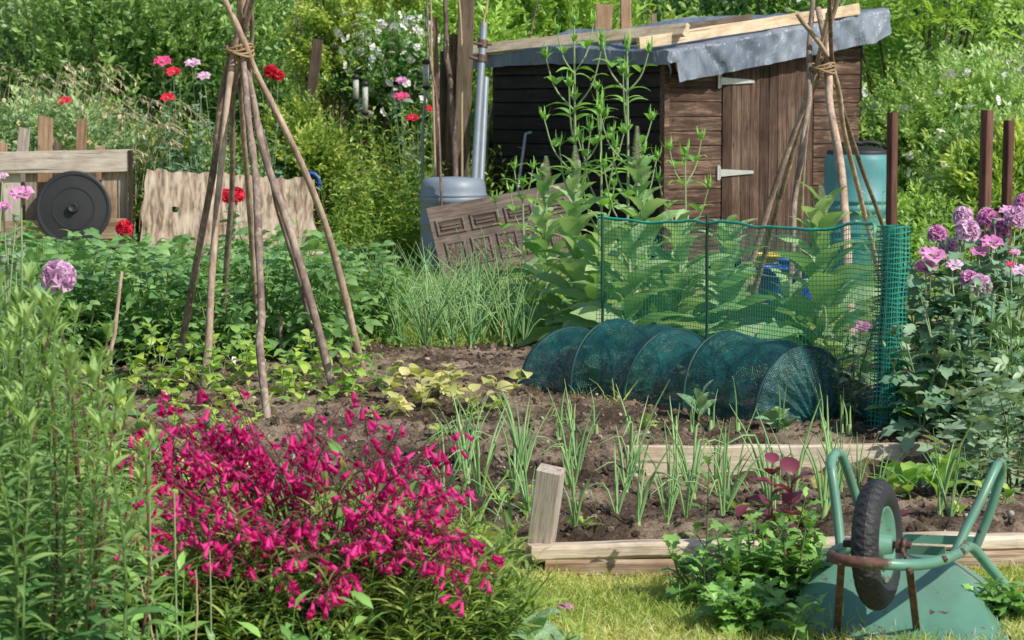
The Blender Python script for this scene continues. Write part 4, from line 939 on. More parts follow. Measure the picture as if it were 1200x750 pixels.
def sprig(n,ln,w,seed,spread=1.0,tip=True):
    r=np.random.default_rng(seed); b=leaf2(w,.14); ps=[]
    for i in range(n):
        y=.12+.88*i/(n-1); a=(1 if i%2 else -1)*r.uniform(.5,1.2)*spread*(1-.5*(i==n-1)); p=r.uniform(-.7,.6); l=ln*r.uniform(.7,1.2)
        Rz=np.array([[math.cos(a),math.sin(a),0],[-math.sin(a),math.cos(a),0],[0,0,1]]); Rx=np.array([[1,0,0],[0,math.cos(p),-math.sin(p)],[0,math.sin(p),math.cos(p)]])
        Ry=np.array([[math.cos(p*2),0,math.sin(p*2)],[0,1,0],[-math.sin(p*2),0,math.cos(p*2)]])
        V=(b[0]*l)@Ry.T@Rx.T@Rz.T+np.array([0,y,.10*math.sin(i*2.1)])
        ps.append((V,b[1],np.full(4,r.uniform(-.12,.12)+.15*(i/n-.5))))
    ps.append((np.array([(-.008,0,0),(.008,0,0),(.004,1,0),(-.004,1,0)]),np.array([(0,1,2),(0,2,3)]),np.full(4,-.2)))
    return merge_tpl(ps)
SPR=[sprig(11,.30,.5,i) for i in range(5)]; SPL=[sprig(12,.42,.28,20+i,.8) for i in range(5)]; SPS=[sprig(14,.22,.55,40+i) for i in range(5)]
SPP=[(lambda t:(t[0],t[1],t[2]))(L_pinn)]
def crown(m,w,dp,z0,z1,n,size,spr,seed,clumps=38,up=.5,tintc=(.15,.85),round_=2.2):
    r=np.random.default_rng(seed)
    # clump centres through an uneven volume, sprigs growing outward from each
    c=r.normal(size=(clumps,3)); c/=np.linalg.norm(c,axis=1)[:,None]; rad=r.uniform(.45,1.0,clumps)**.6; c*=rad[:,None]
    hh=(z1-z0)/2; C=c*np.array([w/2,dp/2,hh])*.86+np.array([0,0,z0+hh]); cr=r.uniform(.16,.30,clumps)*min(w,2*hh)
    ct=r.uniform(*tintc,clumps)
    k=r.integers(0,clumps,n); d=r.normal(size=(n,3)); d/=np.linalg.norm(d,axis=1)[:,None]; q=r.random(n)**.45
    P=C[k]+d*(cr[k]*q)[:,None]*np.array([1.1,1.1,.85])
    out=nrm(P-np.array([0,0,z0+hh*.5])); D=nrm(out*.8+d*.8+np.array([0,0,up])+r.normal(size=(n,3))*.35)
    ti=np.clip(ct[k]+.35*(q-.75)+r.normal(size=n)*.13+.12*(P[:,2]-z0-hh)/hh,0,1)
    ok=P[:,2]>.03; P,D,ti=P[ok],D[ok],ti[ok]; n=len(P); s=size*r.uniform(.65,1.3,n)
    v=r.integers(0,len(spr),n)
    for i in range(len(spr)):
        e=v==i
        if e.any(): m.inst(spr[i],frames(D[e],r.uniform(-1,1,e.sum())),P[e]-D[e]*(s[e]*.4)[:,None],s[e],ti[e])
    return C,cr
def pompom(m,c,r,axis,n,pt,tint=(0,1)):
    d=rng.normal(size=(n,3)); d=nrm(d); ax=nrm(axis); dt=d@ax; d=np.where((dt<-.35)[:,None],d-2*dt[:,None]*ax,d)
    T=c+d*r*.25; m.inst(pt,frames(d,U(0,6.3,n)),c+d*r*.42,r*.60*U(.75,1.2,n),U(*tint,n))
petal=leaf(.9,4,-.3,.18,.72,.7,.06); petalR=leaf(1.05,5,.9,.22,.72,.6,.10)
flower5=merge_tpl([(lambda a:((petal[0]*.5)@np.array([[1,0,0],[0,.9,.43],[0,-.43,.9]]).T@np.array([[math.cos(a),-math.sin(a),0],[math.sin(a),math.cos(a),0],[0,0,1]]).T,petal[1],petal[2]))(i*1.2566) for i in range(5)])
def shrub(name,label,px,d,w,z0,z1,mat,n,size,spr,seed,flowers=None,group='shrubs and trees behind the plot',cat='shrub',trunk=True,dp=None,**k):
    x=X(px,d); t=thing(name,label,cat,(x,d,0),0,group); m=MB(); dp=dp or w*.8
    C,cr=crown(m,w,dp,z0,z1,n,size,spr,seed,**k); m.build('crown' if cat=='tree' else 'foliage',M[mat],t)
    if trunk:
        mt=MB(); order=np.argsort(C[:,2])
        for j in order[::max(1,len(order)//14)]:
            b=np.array([C[j,0]*.12,C[j,1]*.12,0]); mt.tube(curve([b,C[j]*np.array([.5,.5,.45]),C[j]],8),np.linspace(.03+.012*w,.006,8),6,cap=False)
        mt.build('trunk' if cat=='tree' else 'branches',M['twig'],t)
    if flowers:
        fm,fs,fn,fk,zr=flowers; r=np.random.default_rng(seed+99)
        for q in range(fn):
            j=r.integers(0,len(C)); dd=nrm(np.array([r.uniform(-1,1),-r.uniform(.5,1.2),r.uniform(.0,1.1)])); p=C[j]+dd*cr[j]*1.12
            if zr and not(zr[0]<p[2]<zr[1]): continue
            if p[1]>.1: continue
            f=MB(); 
            for e in range(fk):
                f.inst(flower5,frames(nrm(rng.normal(size=(1,3))*.5+np.array([[0,.1,1.]])),0),(rng.normal(size=(1,3))*fs*.8*(fk>1)),fs*U(.8,1.2,1),U(0,1,1))
            # turn blossom towards outside
            V=np.concatenate(f.V); V=V@np.array([[1,0,0],[0,.35,-.94],[0,.94,.35]]).T if True else V
            f.V=[V]; f.tint=[np.concatenate(f.tint)]; f.build('blossom',M[fm],t,loc=[float(v) for v in p])
    return t
BG='shrubs and trees behind the plot'
# ------------------------------------------------------------------ background trees and shrubs
far=[(-40,33,4.2,'dull','tall grey green tree at the far left top corner'),(170,35,4.6,'dark','dark far tree behind the left apple shrub'),(370,36,4.4,'hedge','far mid green tree behind the yellow green bush'),(560,34,4.4,'hedge','far green tree behind the pole bundle'),(735,38,4.0,'dark','dark far tree behind the two brown posts'),(880,36,4.6,'dark','dark far tree directly above the shed roof'),(1060,34,4.4,'hedge','far green tree behind the pinnate leaved tree'),(1235,33,4.4,'dull','grey green far tree at the right top corner')]
for i,(px,d,w,mt,lb) in enumerate(far):
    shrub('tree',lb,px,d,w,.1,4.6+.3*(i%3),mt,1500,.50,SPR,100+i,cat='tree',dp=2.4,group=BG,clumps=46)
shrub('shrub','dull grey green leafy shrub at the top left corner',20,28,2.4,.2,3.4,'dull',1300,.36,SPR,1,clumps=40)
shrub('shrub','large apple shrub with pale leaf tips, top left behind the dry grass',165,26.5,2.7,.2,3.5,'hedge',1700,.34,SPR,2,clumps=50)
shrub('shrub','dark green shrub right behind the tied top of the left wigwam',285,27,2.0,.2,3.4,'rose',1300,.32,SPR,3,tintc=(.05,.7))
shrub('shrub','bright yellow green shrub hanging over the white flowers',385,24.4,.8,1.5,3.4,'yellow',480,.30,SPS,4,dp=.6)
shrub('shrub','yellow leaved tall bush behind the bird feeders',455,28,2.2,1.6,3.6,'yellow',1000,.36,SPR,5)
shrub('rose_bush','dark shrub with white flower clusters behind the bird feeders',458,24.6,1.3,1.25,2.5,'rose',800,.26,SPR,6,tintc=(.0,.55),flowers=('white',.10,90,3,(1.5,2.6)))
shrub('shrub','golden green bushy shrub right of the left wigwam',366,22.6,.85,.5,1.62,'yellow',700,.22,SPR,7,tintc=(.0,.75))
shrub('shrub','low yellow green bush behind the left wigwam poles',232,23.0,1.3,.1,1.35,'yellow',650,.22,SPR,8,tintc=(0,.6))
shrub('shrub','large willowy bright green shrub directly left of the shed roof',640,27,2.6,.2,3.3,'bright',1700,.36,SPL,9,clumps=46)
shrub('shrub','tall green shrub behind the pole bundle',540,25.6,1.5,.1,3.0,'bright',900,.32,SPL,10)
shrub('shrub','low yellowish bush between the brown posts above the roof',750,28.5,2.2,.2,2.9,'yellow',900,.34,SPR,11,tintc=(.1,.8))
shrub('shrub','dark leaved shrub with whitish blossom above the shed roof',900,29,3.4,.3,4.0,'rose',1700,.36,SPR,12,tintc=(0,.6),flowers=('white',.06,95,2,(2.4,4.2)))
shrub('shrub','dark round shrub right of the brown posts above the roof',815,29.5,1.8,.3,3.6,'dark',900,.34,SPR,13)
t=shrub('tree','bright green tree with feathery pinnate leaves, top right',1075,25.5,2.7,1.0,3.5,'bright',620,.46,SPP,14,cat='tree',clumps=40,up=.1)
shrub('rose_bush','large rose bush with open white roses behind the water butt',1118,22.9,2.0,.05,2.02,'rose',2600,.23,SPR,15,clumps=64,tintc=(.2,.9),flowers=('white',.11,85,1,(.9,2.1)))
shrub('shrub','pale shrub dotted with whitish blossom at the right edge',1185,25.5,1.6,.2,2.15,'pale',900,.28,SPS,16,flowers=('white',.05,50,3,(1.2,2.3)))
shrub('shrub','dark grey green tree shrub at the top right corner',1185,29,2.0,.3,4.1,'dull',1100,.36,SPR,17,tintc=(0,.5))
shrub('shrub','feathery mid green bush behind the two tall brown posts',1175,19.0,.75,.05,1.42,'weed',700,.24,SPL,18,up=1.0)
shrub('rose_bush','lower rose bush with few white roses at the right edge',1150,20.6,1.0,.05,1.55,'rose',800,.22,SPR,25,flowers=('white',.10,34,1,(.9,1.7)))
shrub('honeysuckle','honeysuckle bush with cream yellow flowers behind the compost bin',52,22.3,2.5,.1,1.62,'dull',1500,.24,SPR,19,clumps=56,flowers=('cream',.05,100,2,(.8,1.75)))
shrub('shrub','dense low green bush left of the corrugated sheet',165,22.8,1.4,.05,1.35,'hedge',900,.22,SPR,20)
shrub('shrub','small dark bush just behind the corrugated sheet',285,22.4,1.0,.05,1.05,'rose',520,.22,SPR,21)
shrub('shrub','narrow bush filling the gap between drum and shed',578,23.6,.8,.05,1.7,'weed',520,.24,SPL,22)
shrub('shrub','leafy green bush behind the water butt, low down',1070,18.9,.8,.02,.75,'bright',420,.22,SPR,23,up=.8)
# wild green growth along the back path
def wild(name,label,boxes,mat,tpl,n_den,h,ls,seed,nl=11,lean=.25):
    pl=Plant()
    for (x0,y0,x1,y1,hs) in boxes:
        for _ in range(int(n_den*(x1-x0)*(y1-y0))):
            x,y=U(x0,x1),U(y0,y1); H=h*hs*U(.55,1.15)
            shoot(pl,(x,y,zt1(x,y)-.01),(x+rng.normal()*lean*H,y+rng.normal()*lean*H,H),tpl,nl,ls*1.2,ls*.55,.1,.8,.005,.0015,tint=(.1,.9),tintup=.3,sides=3)
    m=pl.parts['leaves']; st=pl.parts['stem']
    n0=m.n; m.V+=st.V; m.tint+=[t*.5 for t in st.tint]; m.uv+=st.uv; m.Q+=[q+n0 for q in st.Q]; m.qm+=st.qm; m.n+=st.n
    return tag(m.build(name,M[mat]),label,'wild plants',kind='stuff')
S0=leaf(.34,3,.6,.1,.42); S1=leaf(.16,3,.7,.1,.42)
wild('wild_weeds','mass of bright green wild weeds along the grass path behind the wigwam',[(X(385,23),22.6,X(505,23),24.0,1.0),(X(365,22),21.8,X(490,22),22.7,.72),(X(480,22),21.9,X(590,22),23.4,.75),(X(420,24.5),24.0,X(600,24.5),25.6,1.0)],'weed',S0,80,1.35,.13,1,nl=15)
wild('wild_weeds','feathery wild herbs beside the right end of the corrugated sheet',[(X(372,21.9),21.55,X(470,21.9),22.0,1)],'longgrass',S1,110,.55,.11,2,nl=12,lean=.2)
wild('wild_weeds','mixed weeds behind the poppies at the right side',[(X(1065,15),14.6,X(1215,15),17.5,1)],'rose',S0,22,.8,.12,3)
wild('wild_weeds','low greenery behind the netting in front of the shed',[(X(700,14),12.6,X(1000,14),15.5,1)],'weed',S0,20,.26,.09,4,nl=7)
wild('wild_weeds','dark low leaves filling under the magenta bush and tall perennial',[(-1.55,5.2,-.35,7.2,1)],'rocket',S0,60,.36,.12,5,nl=8,lean=.3)
wild('wild_weeds','green leafy weeds spreading left of the magenta bush towards the wigwam',[(-2.2,7.3,-1.1,9.4,1)],'weed',S0,26,.34,.12,6,nl=7,lean=.3)
wild('wild_weeds','light green leafy ground cover between the tall perennial and the wigwam feet',[(-2.5,9.3,-1.35,11.3,1),(-1.35,9.9,-.75,11.2,.8)],'bean',leaf(.7,4,.7,.1,.4),34,.26,.10,8,nl=6,lean=.4)
# tall dry grass
m=MB()
for (px0,px1,d0,d1,n,h0,h1) in ((-10,110,22.4,23.8,55,1.5,2.1),(60,190,21.9,23.2,62,1.1,1.75),(150,200,22.0,22.6,12,1.2,1.6)):
    for _ in range(n):
        d=U(d0,d1); x=X(U(px0,px1),d); H=U(h0,h1); lx=U(.05,.55); P=curve([(x,d,0),(x+lx*.15,d,H*.6),(x+lx*.5,d-.05,H*.95),(x+lx,d-.05,H*(1-.25*lx))],9)
        m.tube(P,np.linspace(.004,.0025,9),3,U(.2,.8),cap=False)
        k=11; tq=np.linspace(.74,1,k); T=np.stack([np.interp(tq*8,np.arange(9),P[:,i]) for i in range(3)],-1); D=np.tile(nrm(P[-1]-P[-3]),(k,1))+rng.normal(size=(k,3))*.45
        m.inst(leaf2(.25,.1),frames(D),T,U(.04,.075,k),U(.3,1,k))
tag(m.build('dry_grass',M['straw']),'tall dry seeding grass arching behind the compost bin','grass',kind='stuff')
# ------------------------------------------------------------------ lawn
def blades(name,label,pts,hmin,hmax,wd,mat,sp=.7):
    N=len(pts); tl=leaf(wd,3,.8,.2,.25); D=np.stack([rng.normal(size=N)*sp,rng.normal(size=N)*sp,np.ones(N)],-1)
    m=MB(); patch=np.clip(.5+.55*noise(np.stack([pts[:,0],pts[:,1],0*pts[:,0]],-1),2.2)+rng.normal(size=N)*.22,0,1)
    m.inst(tl,frames(D,U(0,6.3,N)),pts,U(hmin,hmax,N)*(1.15-.5*(patch>.75)),patch); return tag(m.build(name,M[mat]),label,'grass',kind='stuff')
N=76000; x=U(-.9,1.95,N); y=6.0+1.55*rng.random(N); ok=(soilmask(x,y)<.03)&~((x>.02)&(y>7.22+.08*np.clip(x-.05,0,2.2))); x,y=x[ok],y[ok]
th=noise(np.stack([x,y,0*x+2],-1),3.2)+.5*noise(np.stack([x,y,0*x+5],-1),9); ok=(th>-.25)|(rng.random(len(x))<.2); x,y=x[ok],y[ok]
blades('lawn_grass','short patchy yellow green lawn in front of the lower bed',np.stack([x,y,zt(x,y)-.004],-1),.018,.045,.10,'grass',1.0)
N=9000; x=U(-.9,1.95,N); y=6.0+1.5*rng.random(N); k_=noise(np.stack([x,y,0*x+9],-1),2.6); ok=(soilmask(x,y)<.03)&~((x>.02)&(y>7.22+.08*np.clip(x-.05,0,2.2)))&(k_>.02); x,y=x[ok],y[ok]
blades('dry_lawn_grass','straw coloured dry blades in patches of the front lawn',np.stack([x,y,zt(x,y)-.003],-1),.02,.05,.07,'straw',1.6)
N=700; c_=U(-.5,1.3,40); e_=U(6.1,7.2,40); j_=rng.integers(0,40,N); x=c_[j_]+rng.normal(size=N)*.03; y=e_[j_]+rng.normal(size=N)*.03; ok=(soilmask(x,y)<.03)&~((x>.02)&(y>7.22+.08*np.clip(x-.05,0,2.2))); x,y=x[ok],y[ok]
blades('tuft_grass','longer darker tufts scattered over the front lawn',np.stack([x,y,zt(x,y)-.003],-1),.04,.09,.06,'weed',.8)
N=16000; d=U(14.5,27,N); x=X(U(330,720,N),d); blades('path_grass','worn sunlit grass path running back beside the drum',np.stack([x,d,zt(x,d)-.005],-1),.03,.075,.10,'grass',.8)
N=5000; d=U(13.0,18,N); x=X(U(380,720,N),d); blades('path_grass','sparser long grass among the tall onions',np.stack([x,d,zt(x,d)-.005],-1),.05,.16,.06,'longgrass',.6)
N=1500; x=np.concatenate([rng.normal(size=N//2)*.16-.30,U(X(610,10),X(900,10),N//2)]); y=np.concatenate([7.75+rng.normal(size=N//2)*.2,U(10.0,10.75,N//2)]); 
cl_=noise(np.stack([x,y,0*x],-1),5)>-.05; yl=10.92-(x-.035)/1.02*1.32; ok=cl_&((y<8.6)|((y<yl+.02)&(y>yl-.16))); x,y=x[ok],y[ok]
blades('tuft_grass','small grass tufts by the cloche and the post stub',np.stack([x,y,[surf(a,b)-.01 for a,b in zip(x,y)]],-1),.04,.13,.06,'weed',.5)
# ------------------------------------------------------------------ potatoes
def make_potato(seed):
    pl=Plant()
    for s in range(9):
        az=U(0,6.3); ln=U(.08,.30); H=U(.40,.62)
        shoot(pl,(math.cos(az)*.05,math.sin(az)*.05,0),(math.cos(az)*ln,math.sin(az)*ln,H),L_potato,9,.20,.15,-.25,.5,.008,.004,start=.25,tint=(.1,.95),tintup=.2,jit=.35)
    return pl
root=None; protos=[]
for v in range(4):
    t=thing('potato_plant','leafy dark green potato plant in the potato bed','potato plant',(0,0,0),0,'potato plants in their bed'); make_potato(v).build(t,{'stem':M['stem'],'leaves':M['potato']}); protos.append([t,False])
def put(protos,x,y,z,rz,sc,label=None):
    e=protos[rng.integers(0,len(protos))]
    o=e[0] if not e[1] else copy_tree(e[0]); e[1]=True
    o.location=(float(x),float(y),float(z)); o.rotation_euler=(0,0,float(rz)); o.scale=(sc,sc,sc*U(.9,1.1))
    if label: o['label']=label
    return o
spots=[]
for d in np.arange(12.0,18.6,.55):
    p0=-40; p1=float(np.interp(d,[12,12.6,13.3,14.2,15.4,17,18.6],[370,425,435,395,325,245,150]))
    x0,x1=X(p0,d),X(p1,d); k=max(2,int((x1-x0)/.44))
    for x in np.linspace(x0,x1,k): spots.append((x+rng.normal()*.06,d+rng.normal()*.08))
spots=[(X(70,11.6),11.6),(X(25,11.5),11.5),(X(120,11.9),11.9),(X(180,11.9),11.95)]+spots
for x,y in spots: put(protos,x,y,zt1(x,y),U(0,6.3),float(np.interp(y,[11.5,13,15,18.6],[1.0,.95,.78,.70]))*U(.88,1.1))
# ------------------------------------------------------------------ onions
def make_onion(n,H,spread):
    m=MB()
    for q in range(n):
        az=U(0,6.3); l=H*U(.55,1.1); s=U(.1,spread); kink=rng.random()<.22
        P=[(0,0,0),(math.cos(az)*.012,math.sin(az)*.012,l*.12),(math.cos(az)*s*l*.45,math.sin(az)*s*l*.45,l*.6)]
        P.append((math.cos(az)*s*l*(1.0 if not kink else 1.3),math.sin(az)*s*l*(1 if not kink else 1.3),l*(1 if not kink else .45)))
        C_=curve(P,10); m.tube(C_,np.array([.0034,.0042,.0046,.0046,.0044,.004,.0036,.003,.002,.0008])*U(.75,1.25)*(.95 if H>.4 else 1),6,U(.1,.9),cap=False)
    m.tube([(0,0,-.02),(0,0,.0),(0,0,.05)],[.012,.011,.006],7,.95)
    return m
def onions(label,group,spots,nn,H,spread):
    pr=[]
    for v in range(12):
        o=make_onion(int(U(*nn)),H,spread).build('onion_plant',M['onion']); tag(o,label,'onion',group); pr.append([o,False])
    for x,y in spots:
        e=pr[rng.integers(0,12)]; o=e[0]
        if e[1]: o=e[0].copy(); COL.objects.link(o)
        e[1]=True; sc=U(.72,1.12); o.location=(float(x),float(y),surf(x,y)-.004); o.rotation_euler=(rng.normal()*.06,rng.normal()*.06,U(0,6.3)); o.scale=(sc,sc,sc)
    for e in pr:
        if not e[1]: bpy.data.objects.remove(e[0])
sp=[]
for d in np.arange(12.75,15.3,.36):
    p0=float(np.interp(d,[12.7,13.3,16],[500,455,415])); p1=float(np.interp(d,[12.7,16],[625,660]))
    for x in np.arange(X(p0,d),X(p1,d),.15): sp.append((x+rng.normal()*.03,d+rng.normal()*.06))
onions('tall onion plant in the dense row behind the bare soil','onions in the upper bed',sp,(10,16),.54,.85)
sp=[]
for d in (7.52,7.78,8.06,8.36,8.66,8.88):
    for px in np.arange(548,1010,62): sp.append((X(px+U(-15,15),d),d+rng.normal()*.06))
for px,d in ((520,8.3),(540,8.7),(560,8.9),(1030,7.9),(1010,8.5),(1120,7.7),(1108,7.75),(985,8.2)): sp.append((X(px,d),d))
onions('young onion with upright tubular leaves in the lower bed','onions in the lower bed',sp,(3,7),.36,.55)
sp=[(X(px,d),d) for px,d in ((835,9.4),(868,9.35),(812,9.3),(793,9.35),(918,9.3),(990,9.3),(970,9.2),(700,9.4),(655,9.3),(1000,9.25),(672,9.5))]
onions('single onion seedling at the front edge of the upper bed','onions along the upper board',sp,(2,4),.22,.25)
# ------------------------------------------------------------------ beans at the wigwam feet, yellow seedlings
def climber(px,py,z,label,mat,n,h,sz,name='bean_plant',grp='young beans round the left wigwam'):
    p=G(px,py,z); t=thing(name,label,'bean plant',(p[0],p[1],surf(p[0],p[1])),0,grp); pl=Plant()
    for s in range(n):
        az=U(0,6.3); ln=U(.04,.16); shoot(pl,(0,0,0),(math.cos(az)*ln,math.sin(az)*ln,h*U(.5,1.1)),L_heart,5,sz,sz*.7,-.2,.4,.003,.0015,start=.35,tint=(.1,.95),jit=.5,sides=4)
    return pl.build(t,{'stem':M['palestem'],'leaves':M[mat]})
for px,py,h,n,lb in ((188,448,.28,4,'left foremost'),(215,470,.22,4,'second'),(245,480,.2,4,'x'),(285,470,.24,5,'x'),(330,480,.2,4,'x'),(366,466,.30,4,'x'),(408,482,.30,5,'x'),(452,478,.18,3,'x'),(300,452,.2,4,'x'),(262,452,.22,4,'x'),(350,455,.18,3,'x'),(395,485,.16,3,'x'),(160,455,.25,4,'x'),(175,478,.2,4,'x')):
    climber(px,py,.11,'small bean plant with yellow green heart leaves among the left wigwam feet','bean',n,h,.085)
for px,py,h,n in ((470,488,.14,2),(492,495,.15,2),(505,478,.15,2),(523,478,.12,2),(537,490,.17,1),(560,497,.10,2),(590,492,.13,2),(450,482,.12,1),(480,503,.10,2)):
    climber(px,py,.12,'yellowed drooping bean seedling on the bare soil','sick',n,h,.10,'bean_seedling','yellowed seedlings on the bare soil')
# twining shoots climbing the poles
t=thing('bean_shoot','thin yellow green bean shoot winding up the leftmost wigwam pole','bean plant',G(203,455,.1)); pl=Plant()
Pp=[at(203,455,11.3),at(207,430,11.3),at(211,408,11.25)]; shoot(pl,Pp[0]-Pp[0],Pp[2]-Pp[0]+np.array([.02,-.03,0]),L_heart,6,.08,.05,-.2,.4,.003,.0015,jit=.6); pl.build(t,{'stem':M['palestem'],'leaves':M['bean']})
# ------------------------------------------------------------------ tall left perennial
t=thing('leafy_perennial','tall clump of lance leaved green perennial filling the left foreground','perennial',(X(40,5.4),5.4,0))
o0=np.array([X(40,5.4),5.4,0])
for i in range(66):
    d=U(4.9,6.4); px=U(-40,122) if i<46 else U(-30,70); H=float(np.interp(px,[-40,20,60,95,130],[1.03,1.06,1.06,.96,.74]))*U(.78,1.08)
    if d>5.8: H*=.93
    x=X(px,d); pl=Plant(); b=np.array([x,d,0])-o0
    shoot(pl,(0,0,0),(rng.normal()*.05+.03,rng.normal()*.05,H),L_lanc2,60,.138,.055,-.2,.95,.0055,.002,start=.05,tint=(.0,.75),tintup=.55,jit=.22)
    # bright young tip
    tip=np.array([pl.parts['stem'].V[0][-3]]); k=10; az=U(0,6.3,k); D=np.stack([np.cos(az)*.35,np.sin(az)*.35,np.ones(k)],-1)
    pl.p('leaves').inst(L_lance,frames(D),np.repeat(tip,k,0)-np.array([0,0,.02]),U(.05,.08,k),U(.8,1,k))
    st=pl.parts['stem'].build('stem',M['redstem'] if i%3==0 else M['stem'],t,loc=b); pl.parts['leaves'].build('leaves',M['perennial'],st)
# ------------------------------------------------------------------ penstemon
d0=6.0; c0=np.array([X(372,d0),d0,0]); pen=thing('penstemon_bush','big bush of magenta bell flowers with dark leaves in the foreground','flowering bush',c0)
pl=Plant()
for i in range(400):
    az=U(0,6.3); rr=math.sqrt(rng.random())*.34; bx,by=rr*math.cos(az)*1.25,rr*math.sin(az)*.8; ln=U(.02,.22); H=U(.22,.55)*(1.12-1.35*rr)
    shoot(pl,(bx,by,0),(bx*1.45+rng.normal()*.06,by*1.4+rng.normal()*.06,H),L_narrow,15,.115,.075,-.1,.7,.004,.002,per=2,opp=True,start=.12,tint=(0,.75),tintup=.3,jit=.3,sides=4)
pl.build(pen,{'stem':M['stem'],'leaves':M['penleaf']})
def bell():
    k=10; an=np.arange(k)*2*math.pi/k; prof=[(.10,0),(.14,.12),(.20,.35),(.215,.6),(.22,.78),(.33,.95),(.43,.97)]; V=[];T=[]
    for i,(r,y) in enumerate(prof):
        for j in range(k):
            lob=1 if i<5 else 1+.22*math.cos(an[j]*5)
            V.append((r*lob*math.cos(an[j]),y,r*lob*math.sin(an[j])*.85)); T.append(.12*(i/6)-.05+(.12 if i==6 else 0))
    n=len(prof); i=np.arange(n-1)[:,None]; j=np.arange(k)[None]; j2=(j+1)%k
    return np.array(V),np.stack([i*k+j,i*k+j2,(i+1)*k+j2,(i+1)*k+j],-1).reshape(-1,4),np.array(T)
BELL=bell(); BELL[0][:,0]*=.82; BELL[0][:,2]*=.82; BUD=(BELL[0][:30]*np.array([.7,1.6,.7]),BELL[1][BELL[1].max(1)<30],BELL[2][:30])
def stalk_mesh(pts,nf,fl0,face,dense=1.):
    """flower stalk: stem, opened bells low on the spike, dark buds at the tip"""
    P=curve(pts,14); st=MB(); st.tube(P,np.linspace(.0035,.0012,14),5,U(.2,.8),cap=False)
    bells=MB(); buds=MB(); q=np.linspace(fl0,.93,nf)
    for a in q:
        c=np.array([np.interp(a*13,np.arange(14),P[:,i]) for i in range(3)])
        for e in range(2 if rng.random()<.5*dense else 1):
            az=face+rng.normal()*.9; el=U(-1.25,-.25); D=np.array([[math.cos(az)*math.cos(el),math.sin(az)*math.cos(el),math.sin(el)]])
            o=c+D[0]*U(.008,.03); bells.inst(BELL,frames(D,U(0,6)),o[None],np.array([U(.025,.039)]),np.array([np.clip(.55+.4*rng.normal(),0,1)]))
            st.tube([c,o],.0012,3,.3,cap=False); buds.inst(BUD,frames(D,0),o[None]-D*.004,np.array([.016]),np.array([U(0,.6)]))
    for a in np.linspace(.5,1,26):
        c=np.array([np.interp(a*13,np.arange(14),P[:,i]) for i in range(3)]); az=U(0,6.3); el=U(-.3,.9); D=np.array([[math.cos(az)*math.cos(el),math.sin(az)*math.cos(el),math.sin(el)]])
        buds.inst(BUD,frames(D,0),c[None]+D*.007,np.array([U(.008,.017)]),np.array([U(0,1)]))
    return st,bells,buds
xs_,xb_,xu_=MB(),MB(),MB()
for i in list(range(98))+[q+.5 for q in range(0,88,2)]:
    extra=i!=int(i); lean_r=i>=88
    az=U(0,6.3); rr=math.sqrt(rng.random()); bx,by=.24*rr*math.cos(az),.18*rr*math.sin(az)
    if lean_r: px,py,dd=[(575,665,5.75),(588,672,5.8),(560,640,5.8),(545,600,6.0),(553,585,6.1),(548,720,5.6),(520,570,6.0),(585,690,5.7),(558,655,5.7),(530,640,5.75)][int(i)-88]; tp=at(px,py,dd)-c0; tp[2]+=.03
    else:
        px=132+418*(i+.5+.9*rng.normal()*1.5)/88 if int(i)%2 else U(128,550); px=min(max(px,126),552)
        topy=float(np.interp(px,[130,200,300,430,500,550],[500,487,487,492,505,545])); f=rng.random()**1.25
        py=topy+f*float(np.interp(px,[130,250,400,550],[175,215,250,135])); dd=6.25-.75*f+U(-.15,.15)
        tp=at(px,py-16,dd)-c0; tp[2]+=.07*max(0,rng.normal()-.4)
    b=np.array([bx+tp[0]*.25,by+tp[1]*.25,.10]); mid=b*.45+tp*.55+np.array([0,0,.10])+(np.array([-tp[0]*.1,0,.04]) if lean_r else 0)
    face=math.atan2(-1,.35*np.sign(tp[0])*rng.random()+.25)
    ox=b.copy(); st,be,bu=stalk_mesh([b-ox,mid-ox,tp-ox],int(U(3,5) if extra else U(4,7)),.55 if not lean_r else .62,face)
    if extra:
        for src,dst in ((st,xs_),(be,xb_),(bu,xu_)):
            n0=dst.n; dst.V+=[v+ox for v in src.V]; dst.tint+=src.tint; dst.uv+=src.uv; dst.Q+=[q+n0 for q in src.Q]; dst.qm+=src.qm; dst.T+=[q+n0 for q in src.T]; dst.tm+=src.tm; dst.n+=src.n
        continue
    s=st.build('flower_stalk',M['redstem'],pen,loc=ox); tag(be.build('flowers',M['magenta'],s),kind='stuff'); tag(bu.build('buds',M['bud'],s),kind='stuff')
for m_,n_,k_ in ((xs_,'flower_stalks','redstem'),(xb_,'flowers','magenta'),(xu_,'buds','bud')): tag(m_.build(n_,M[k_],pen),kind='stuff')
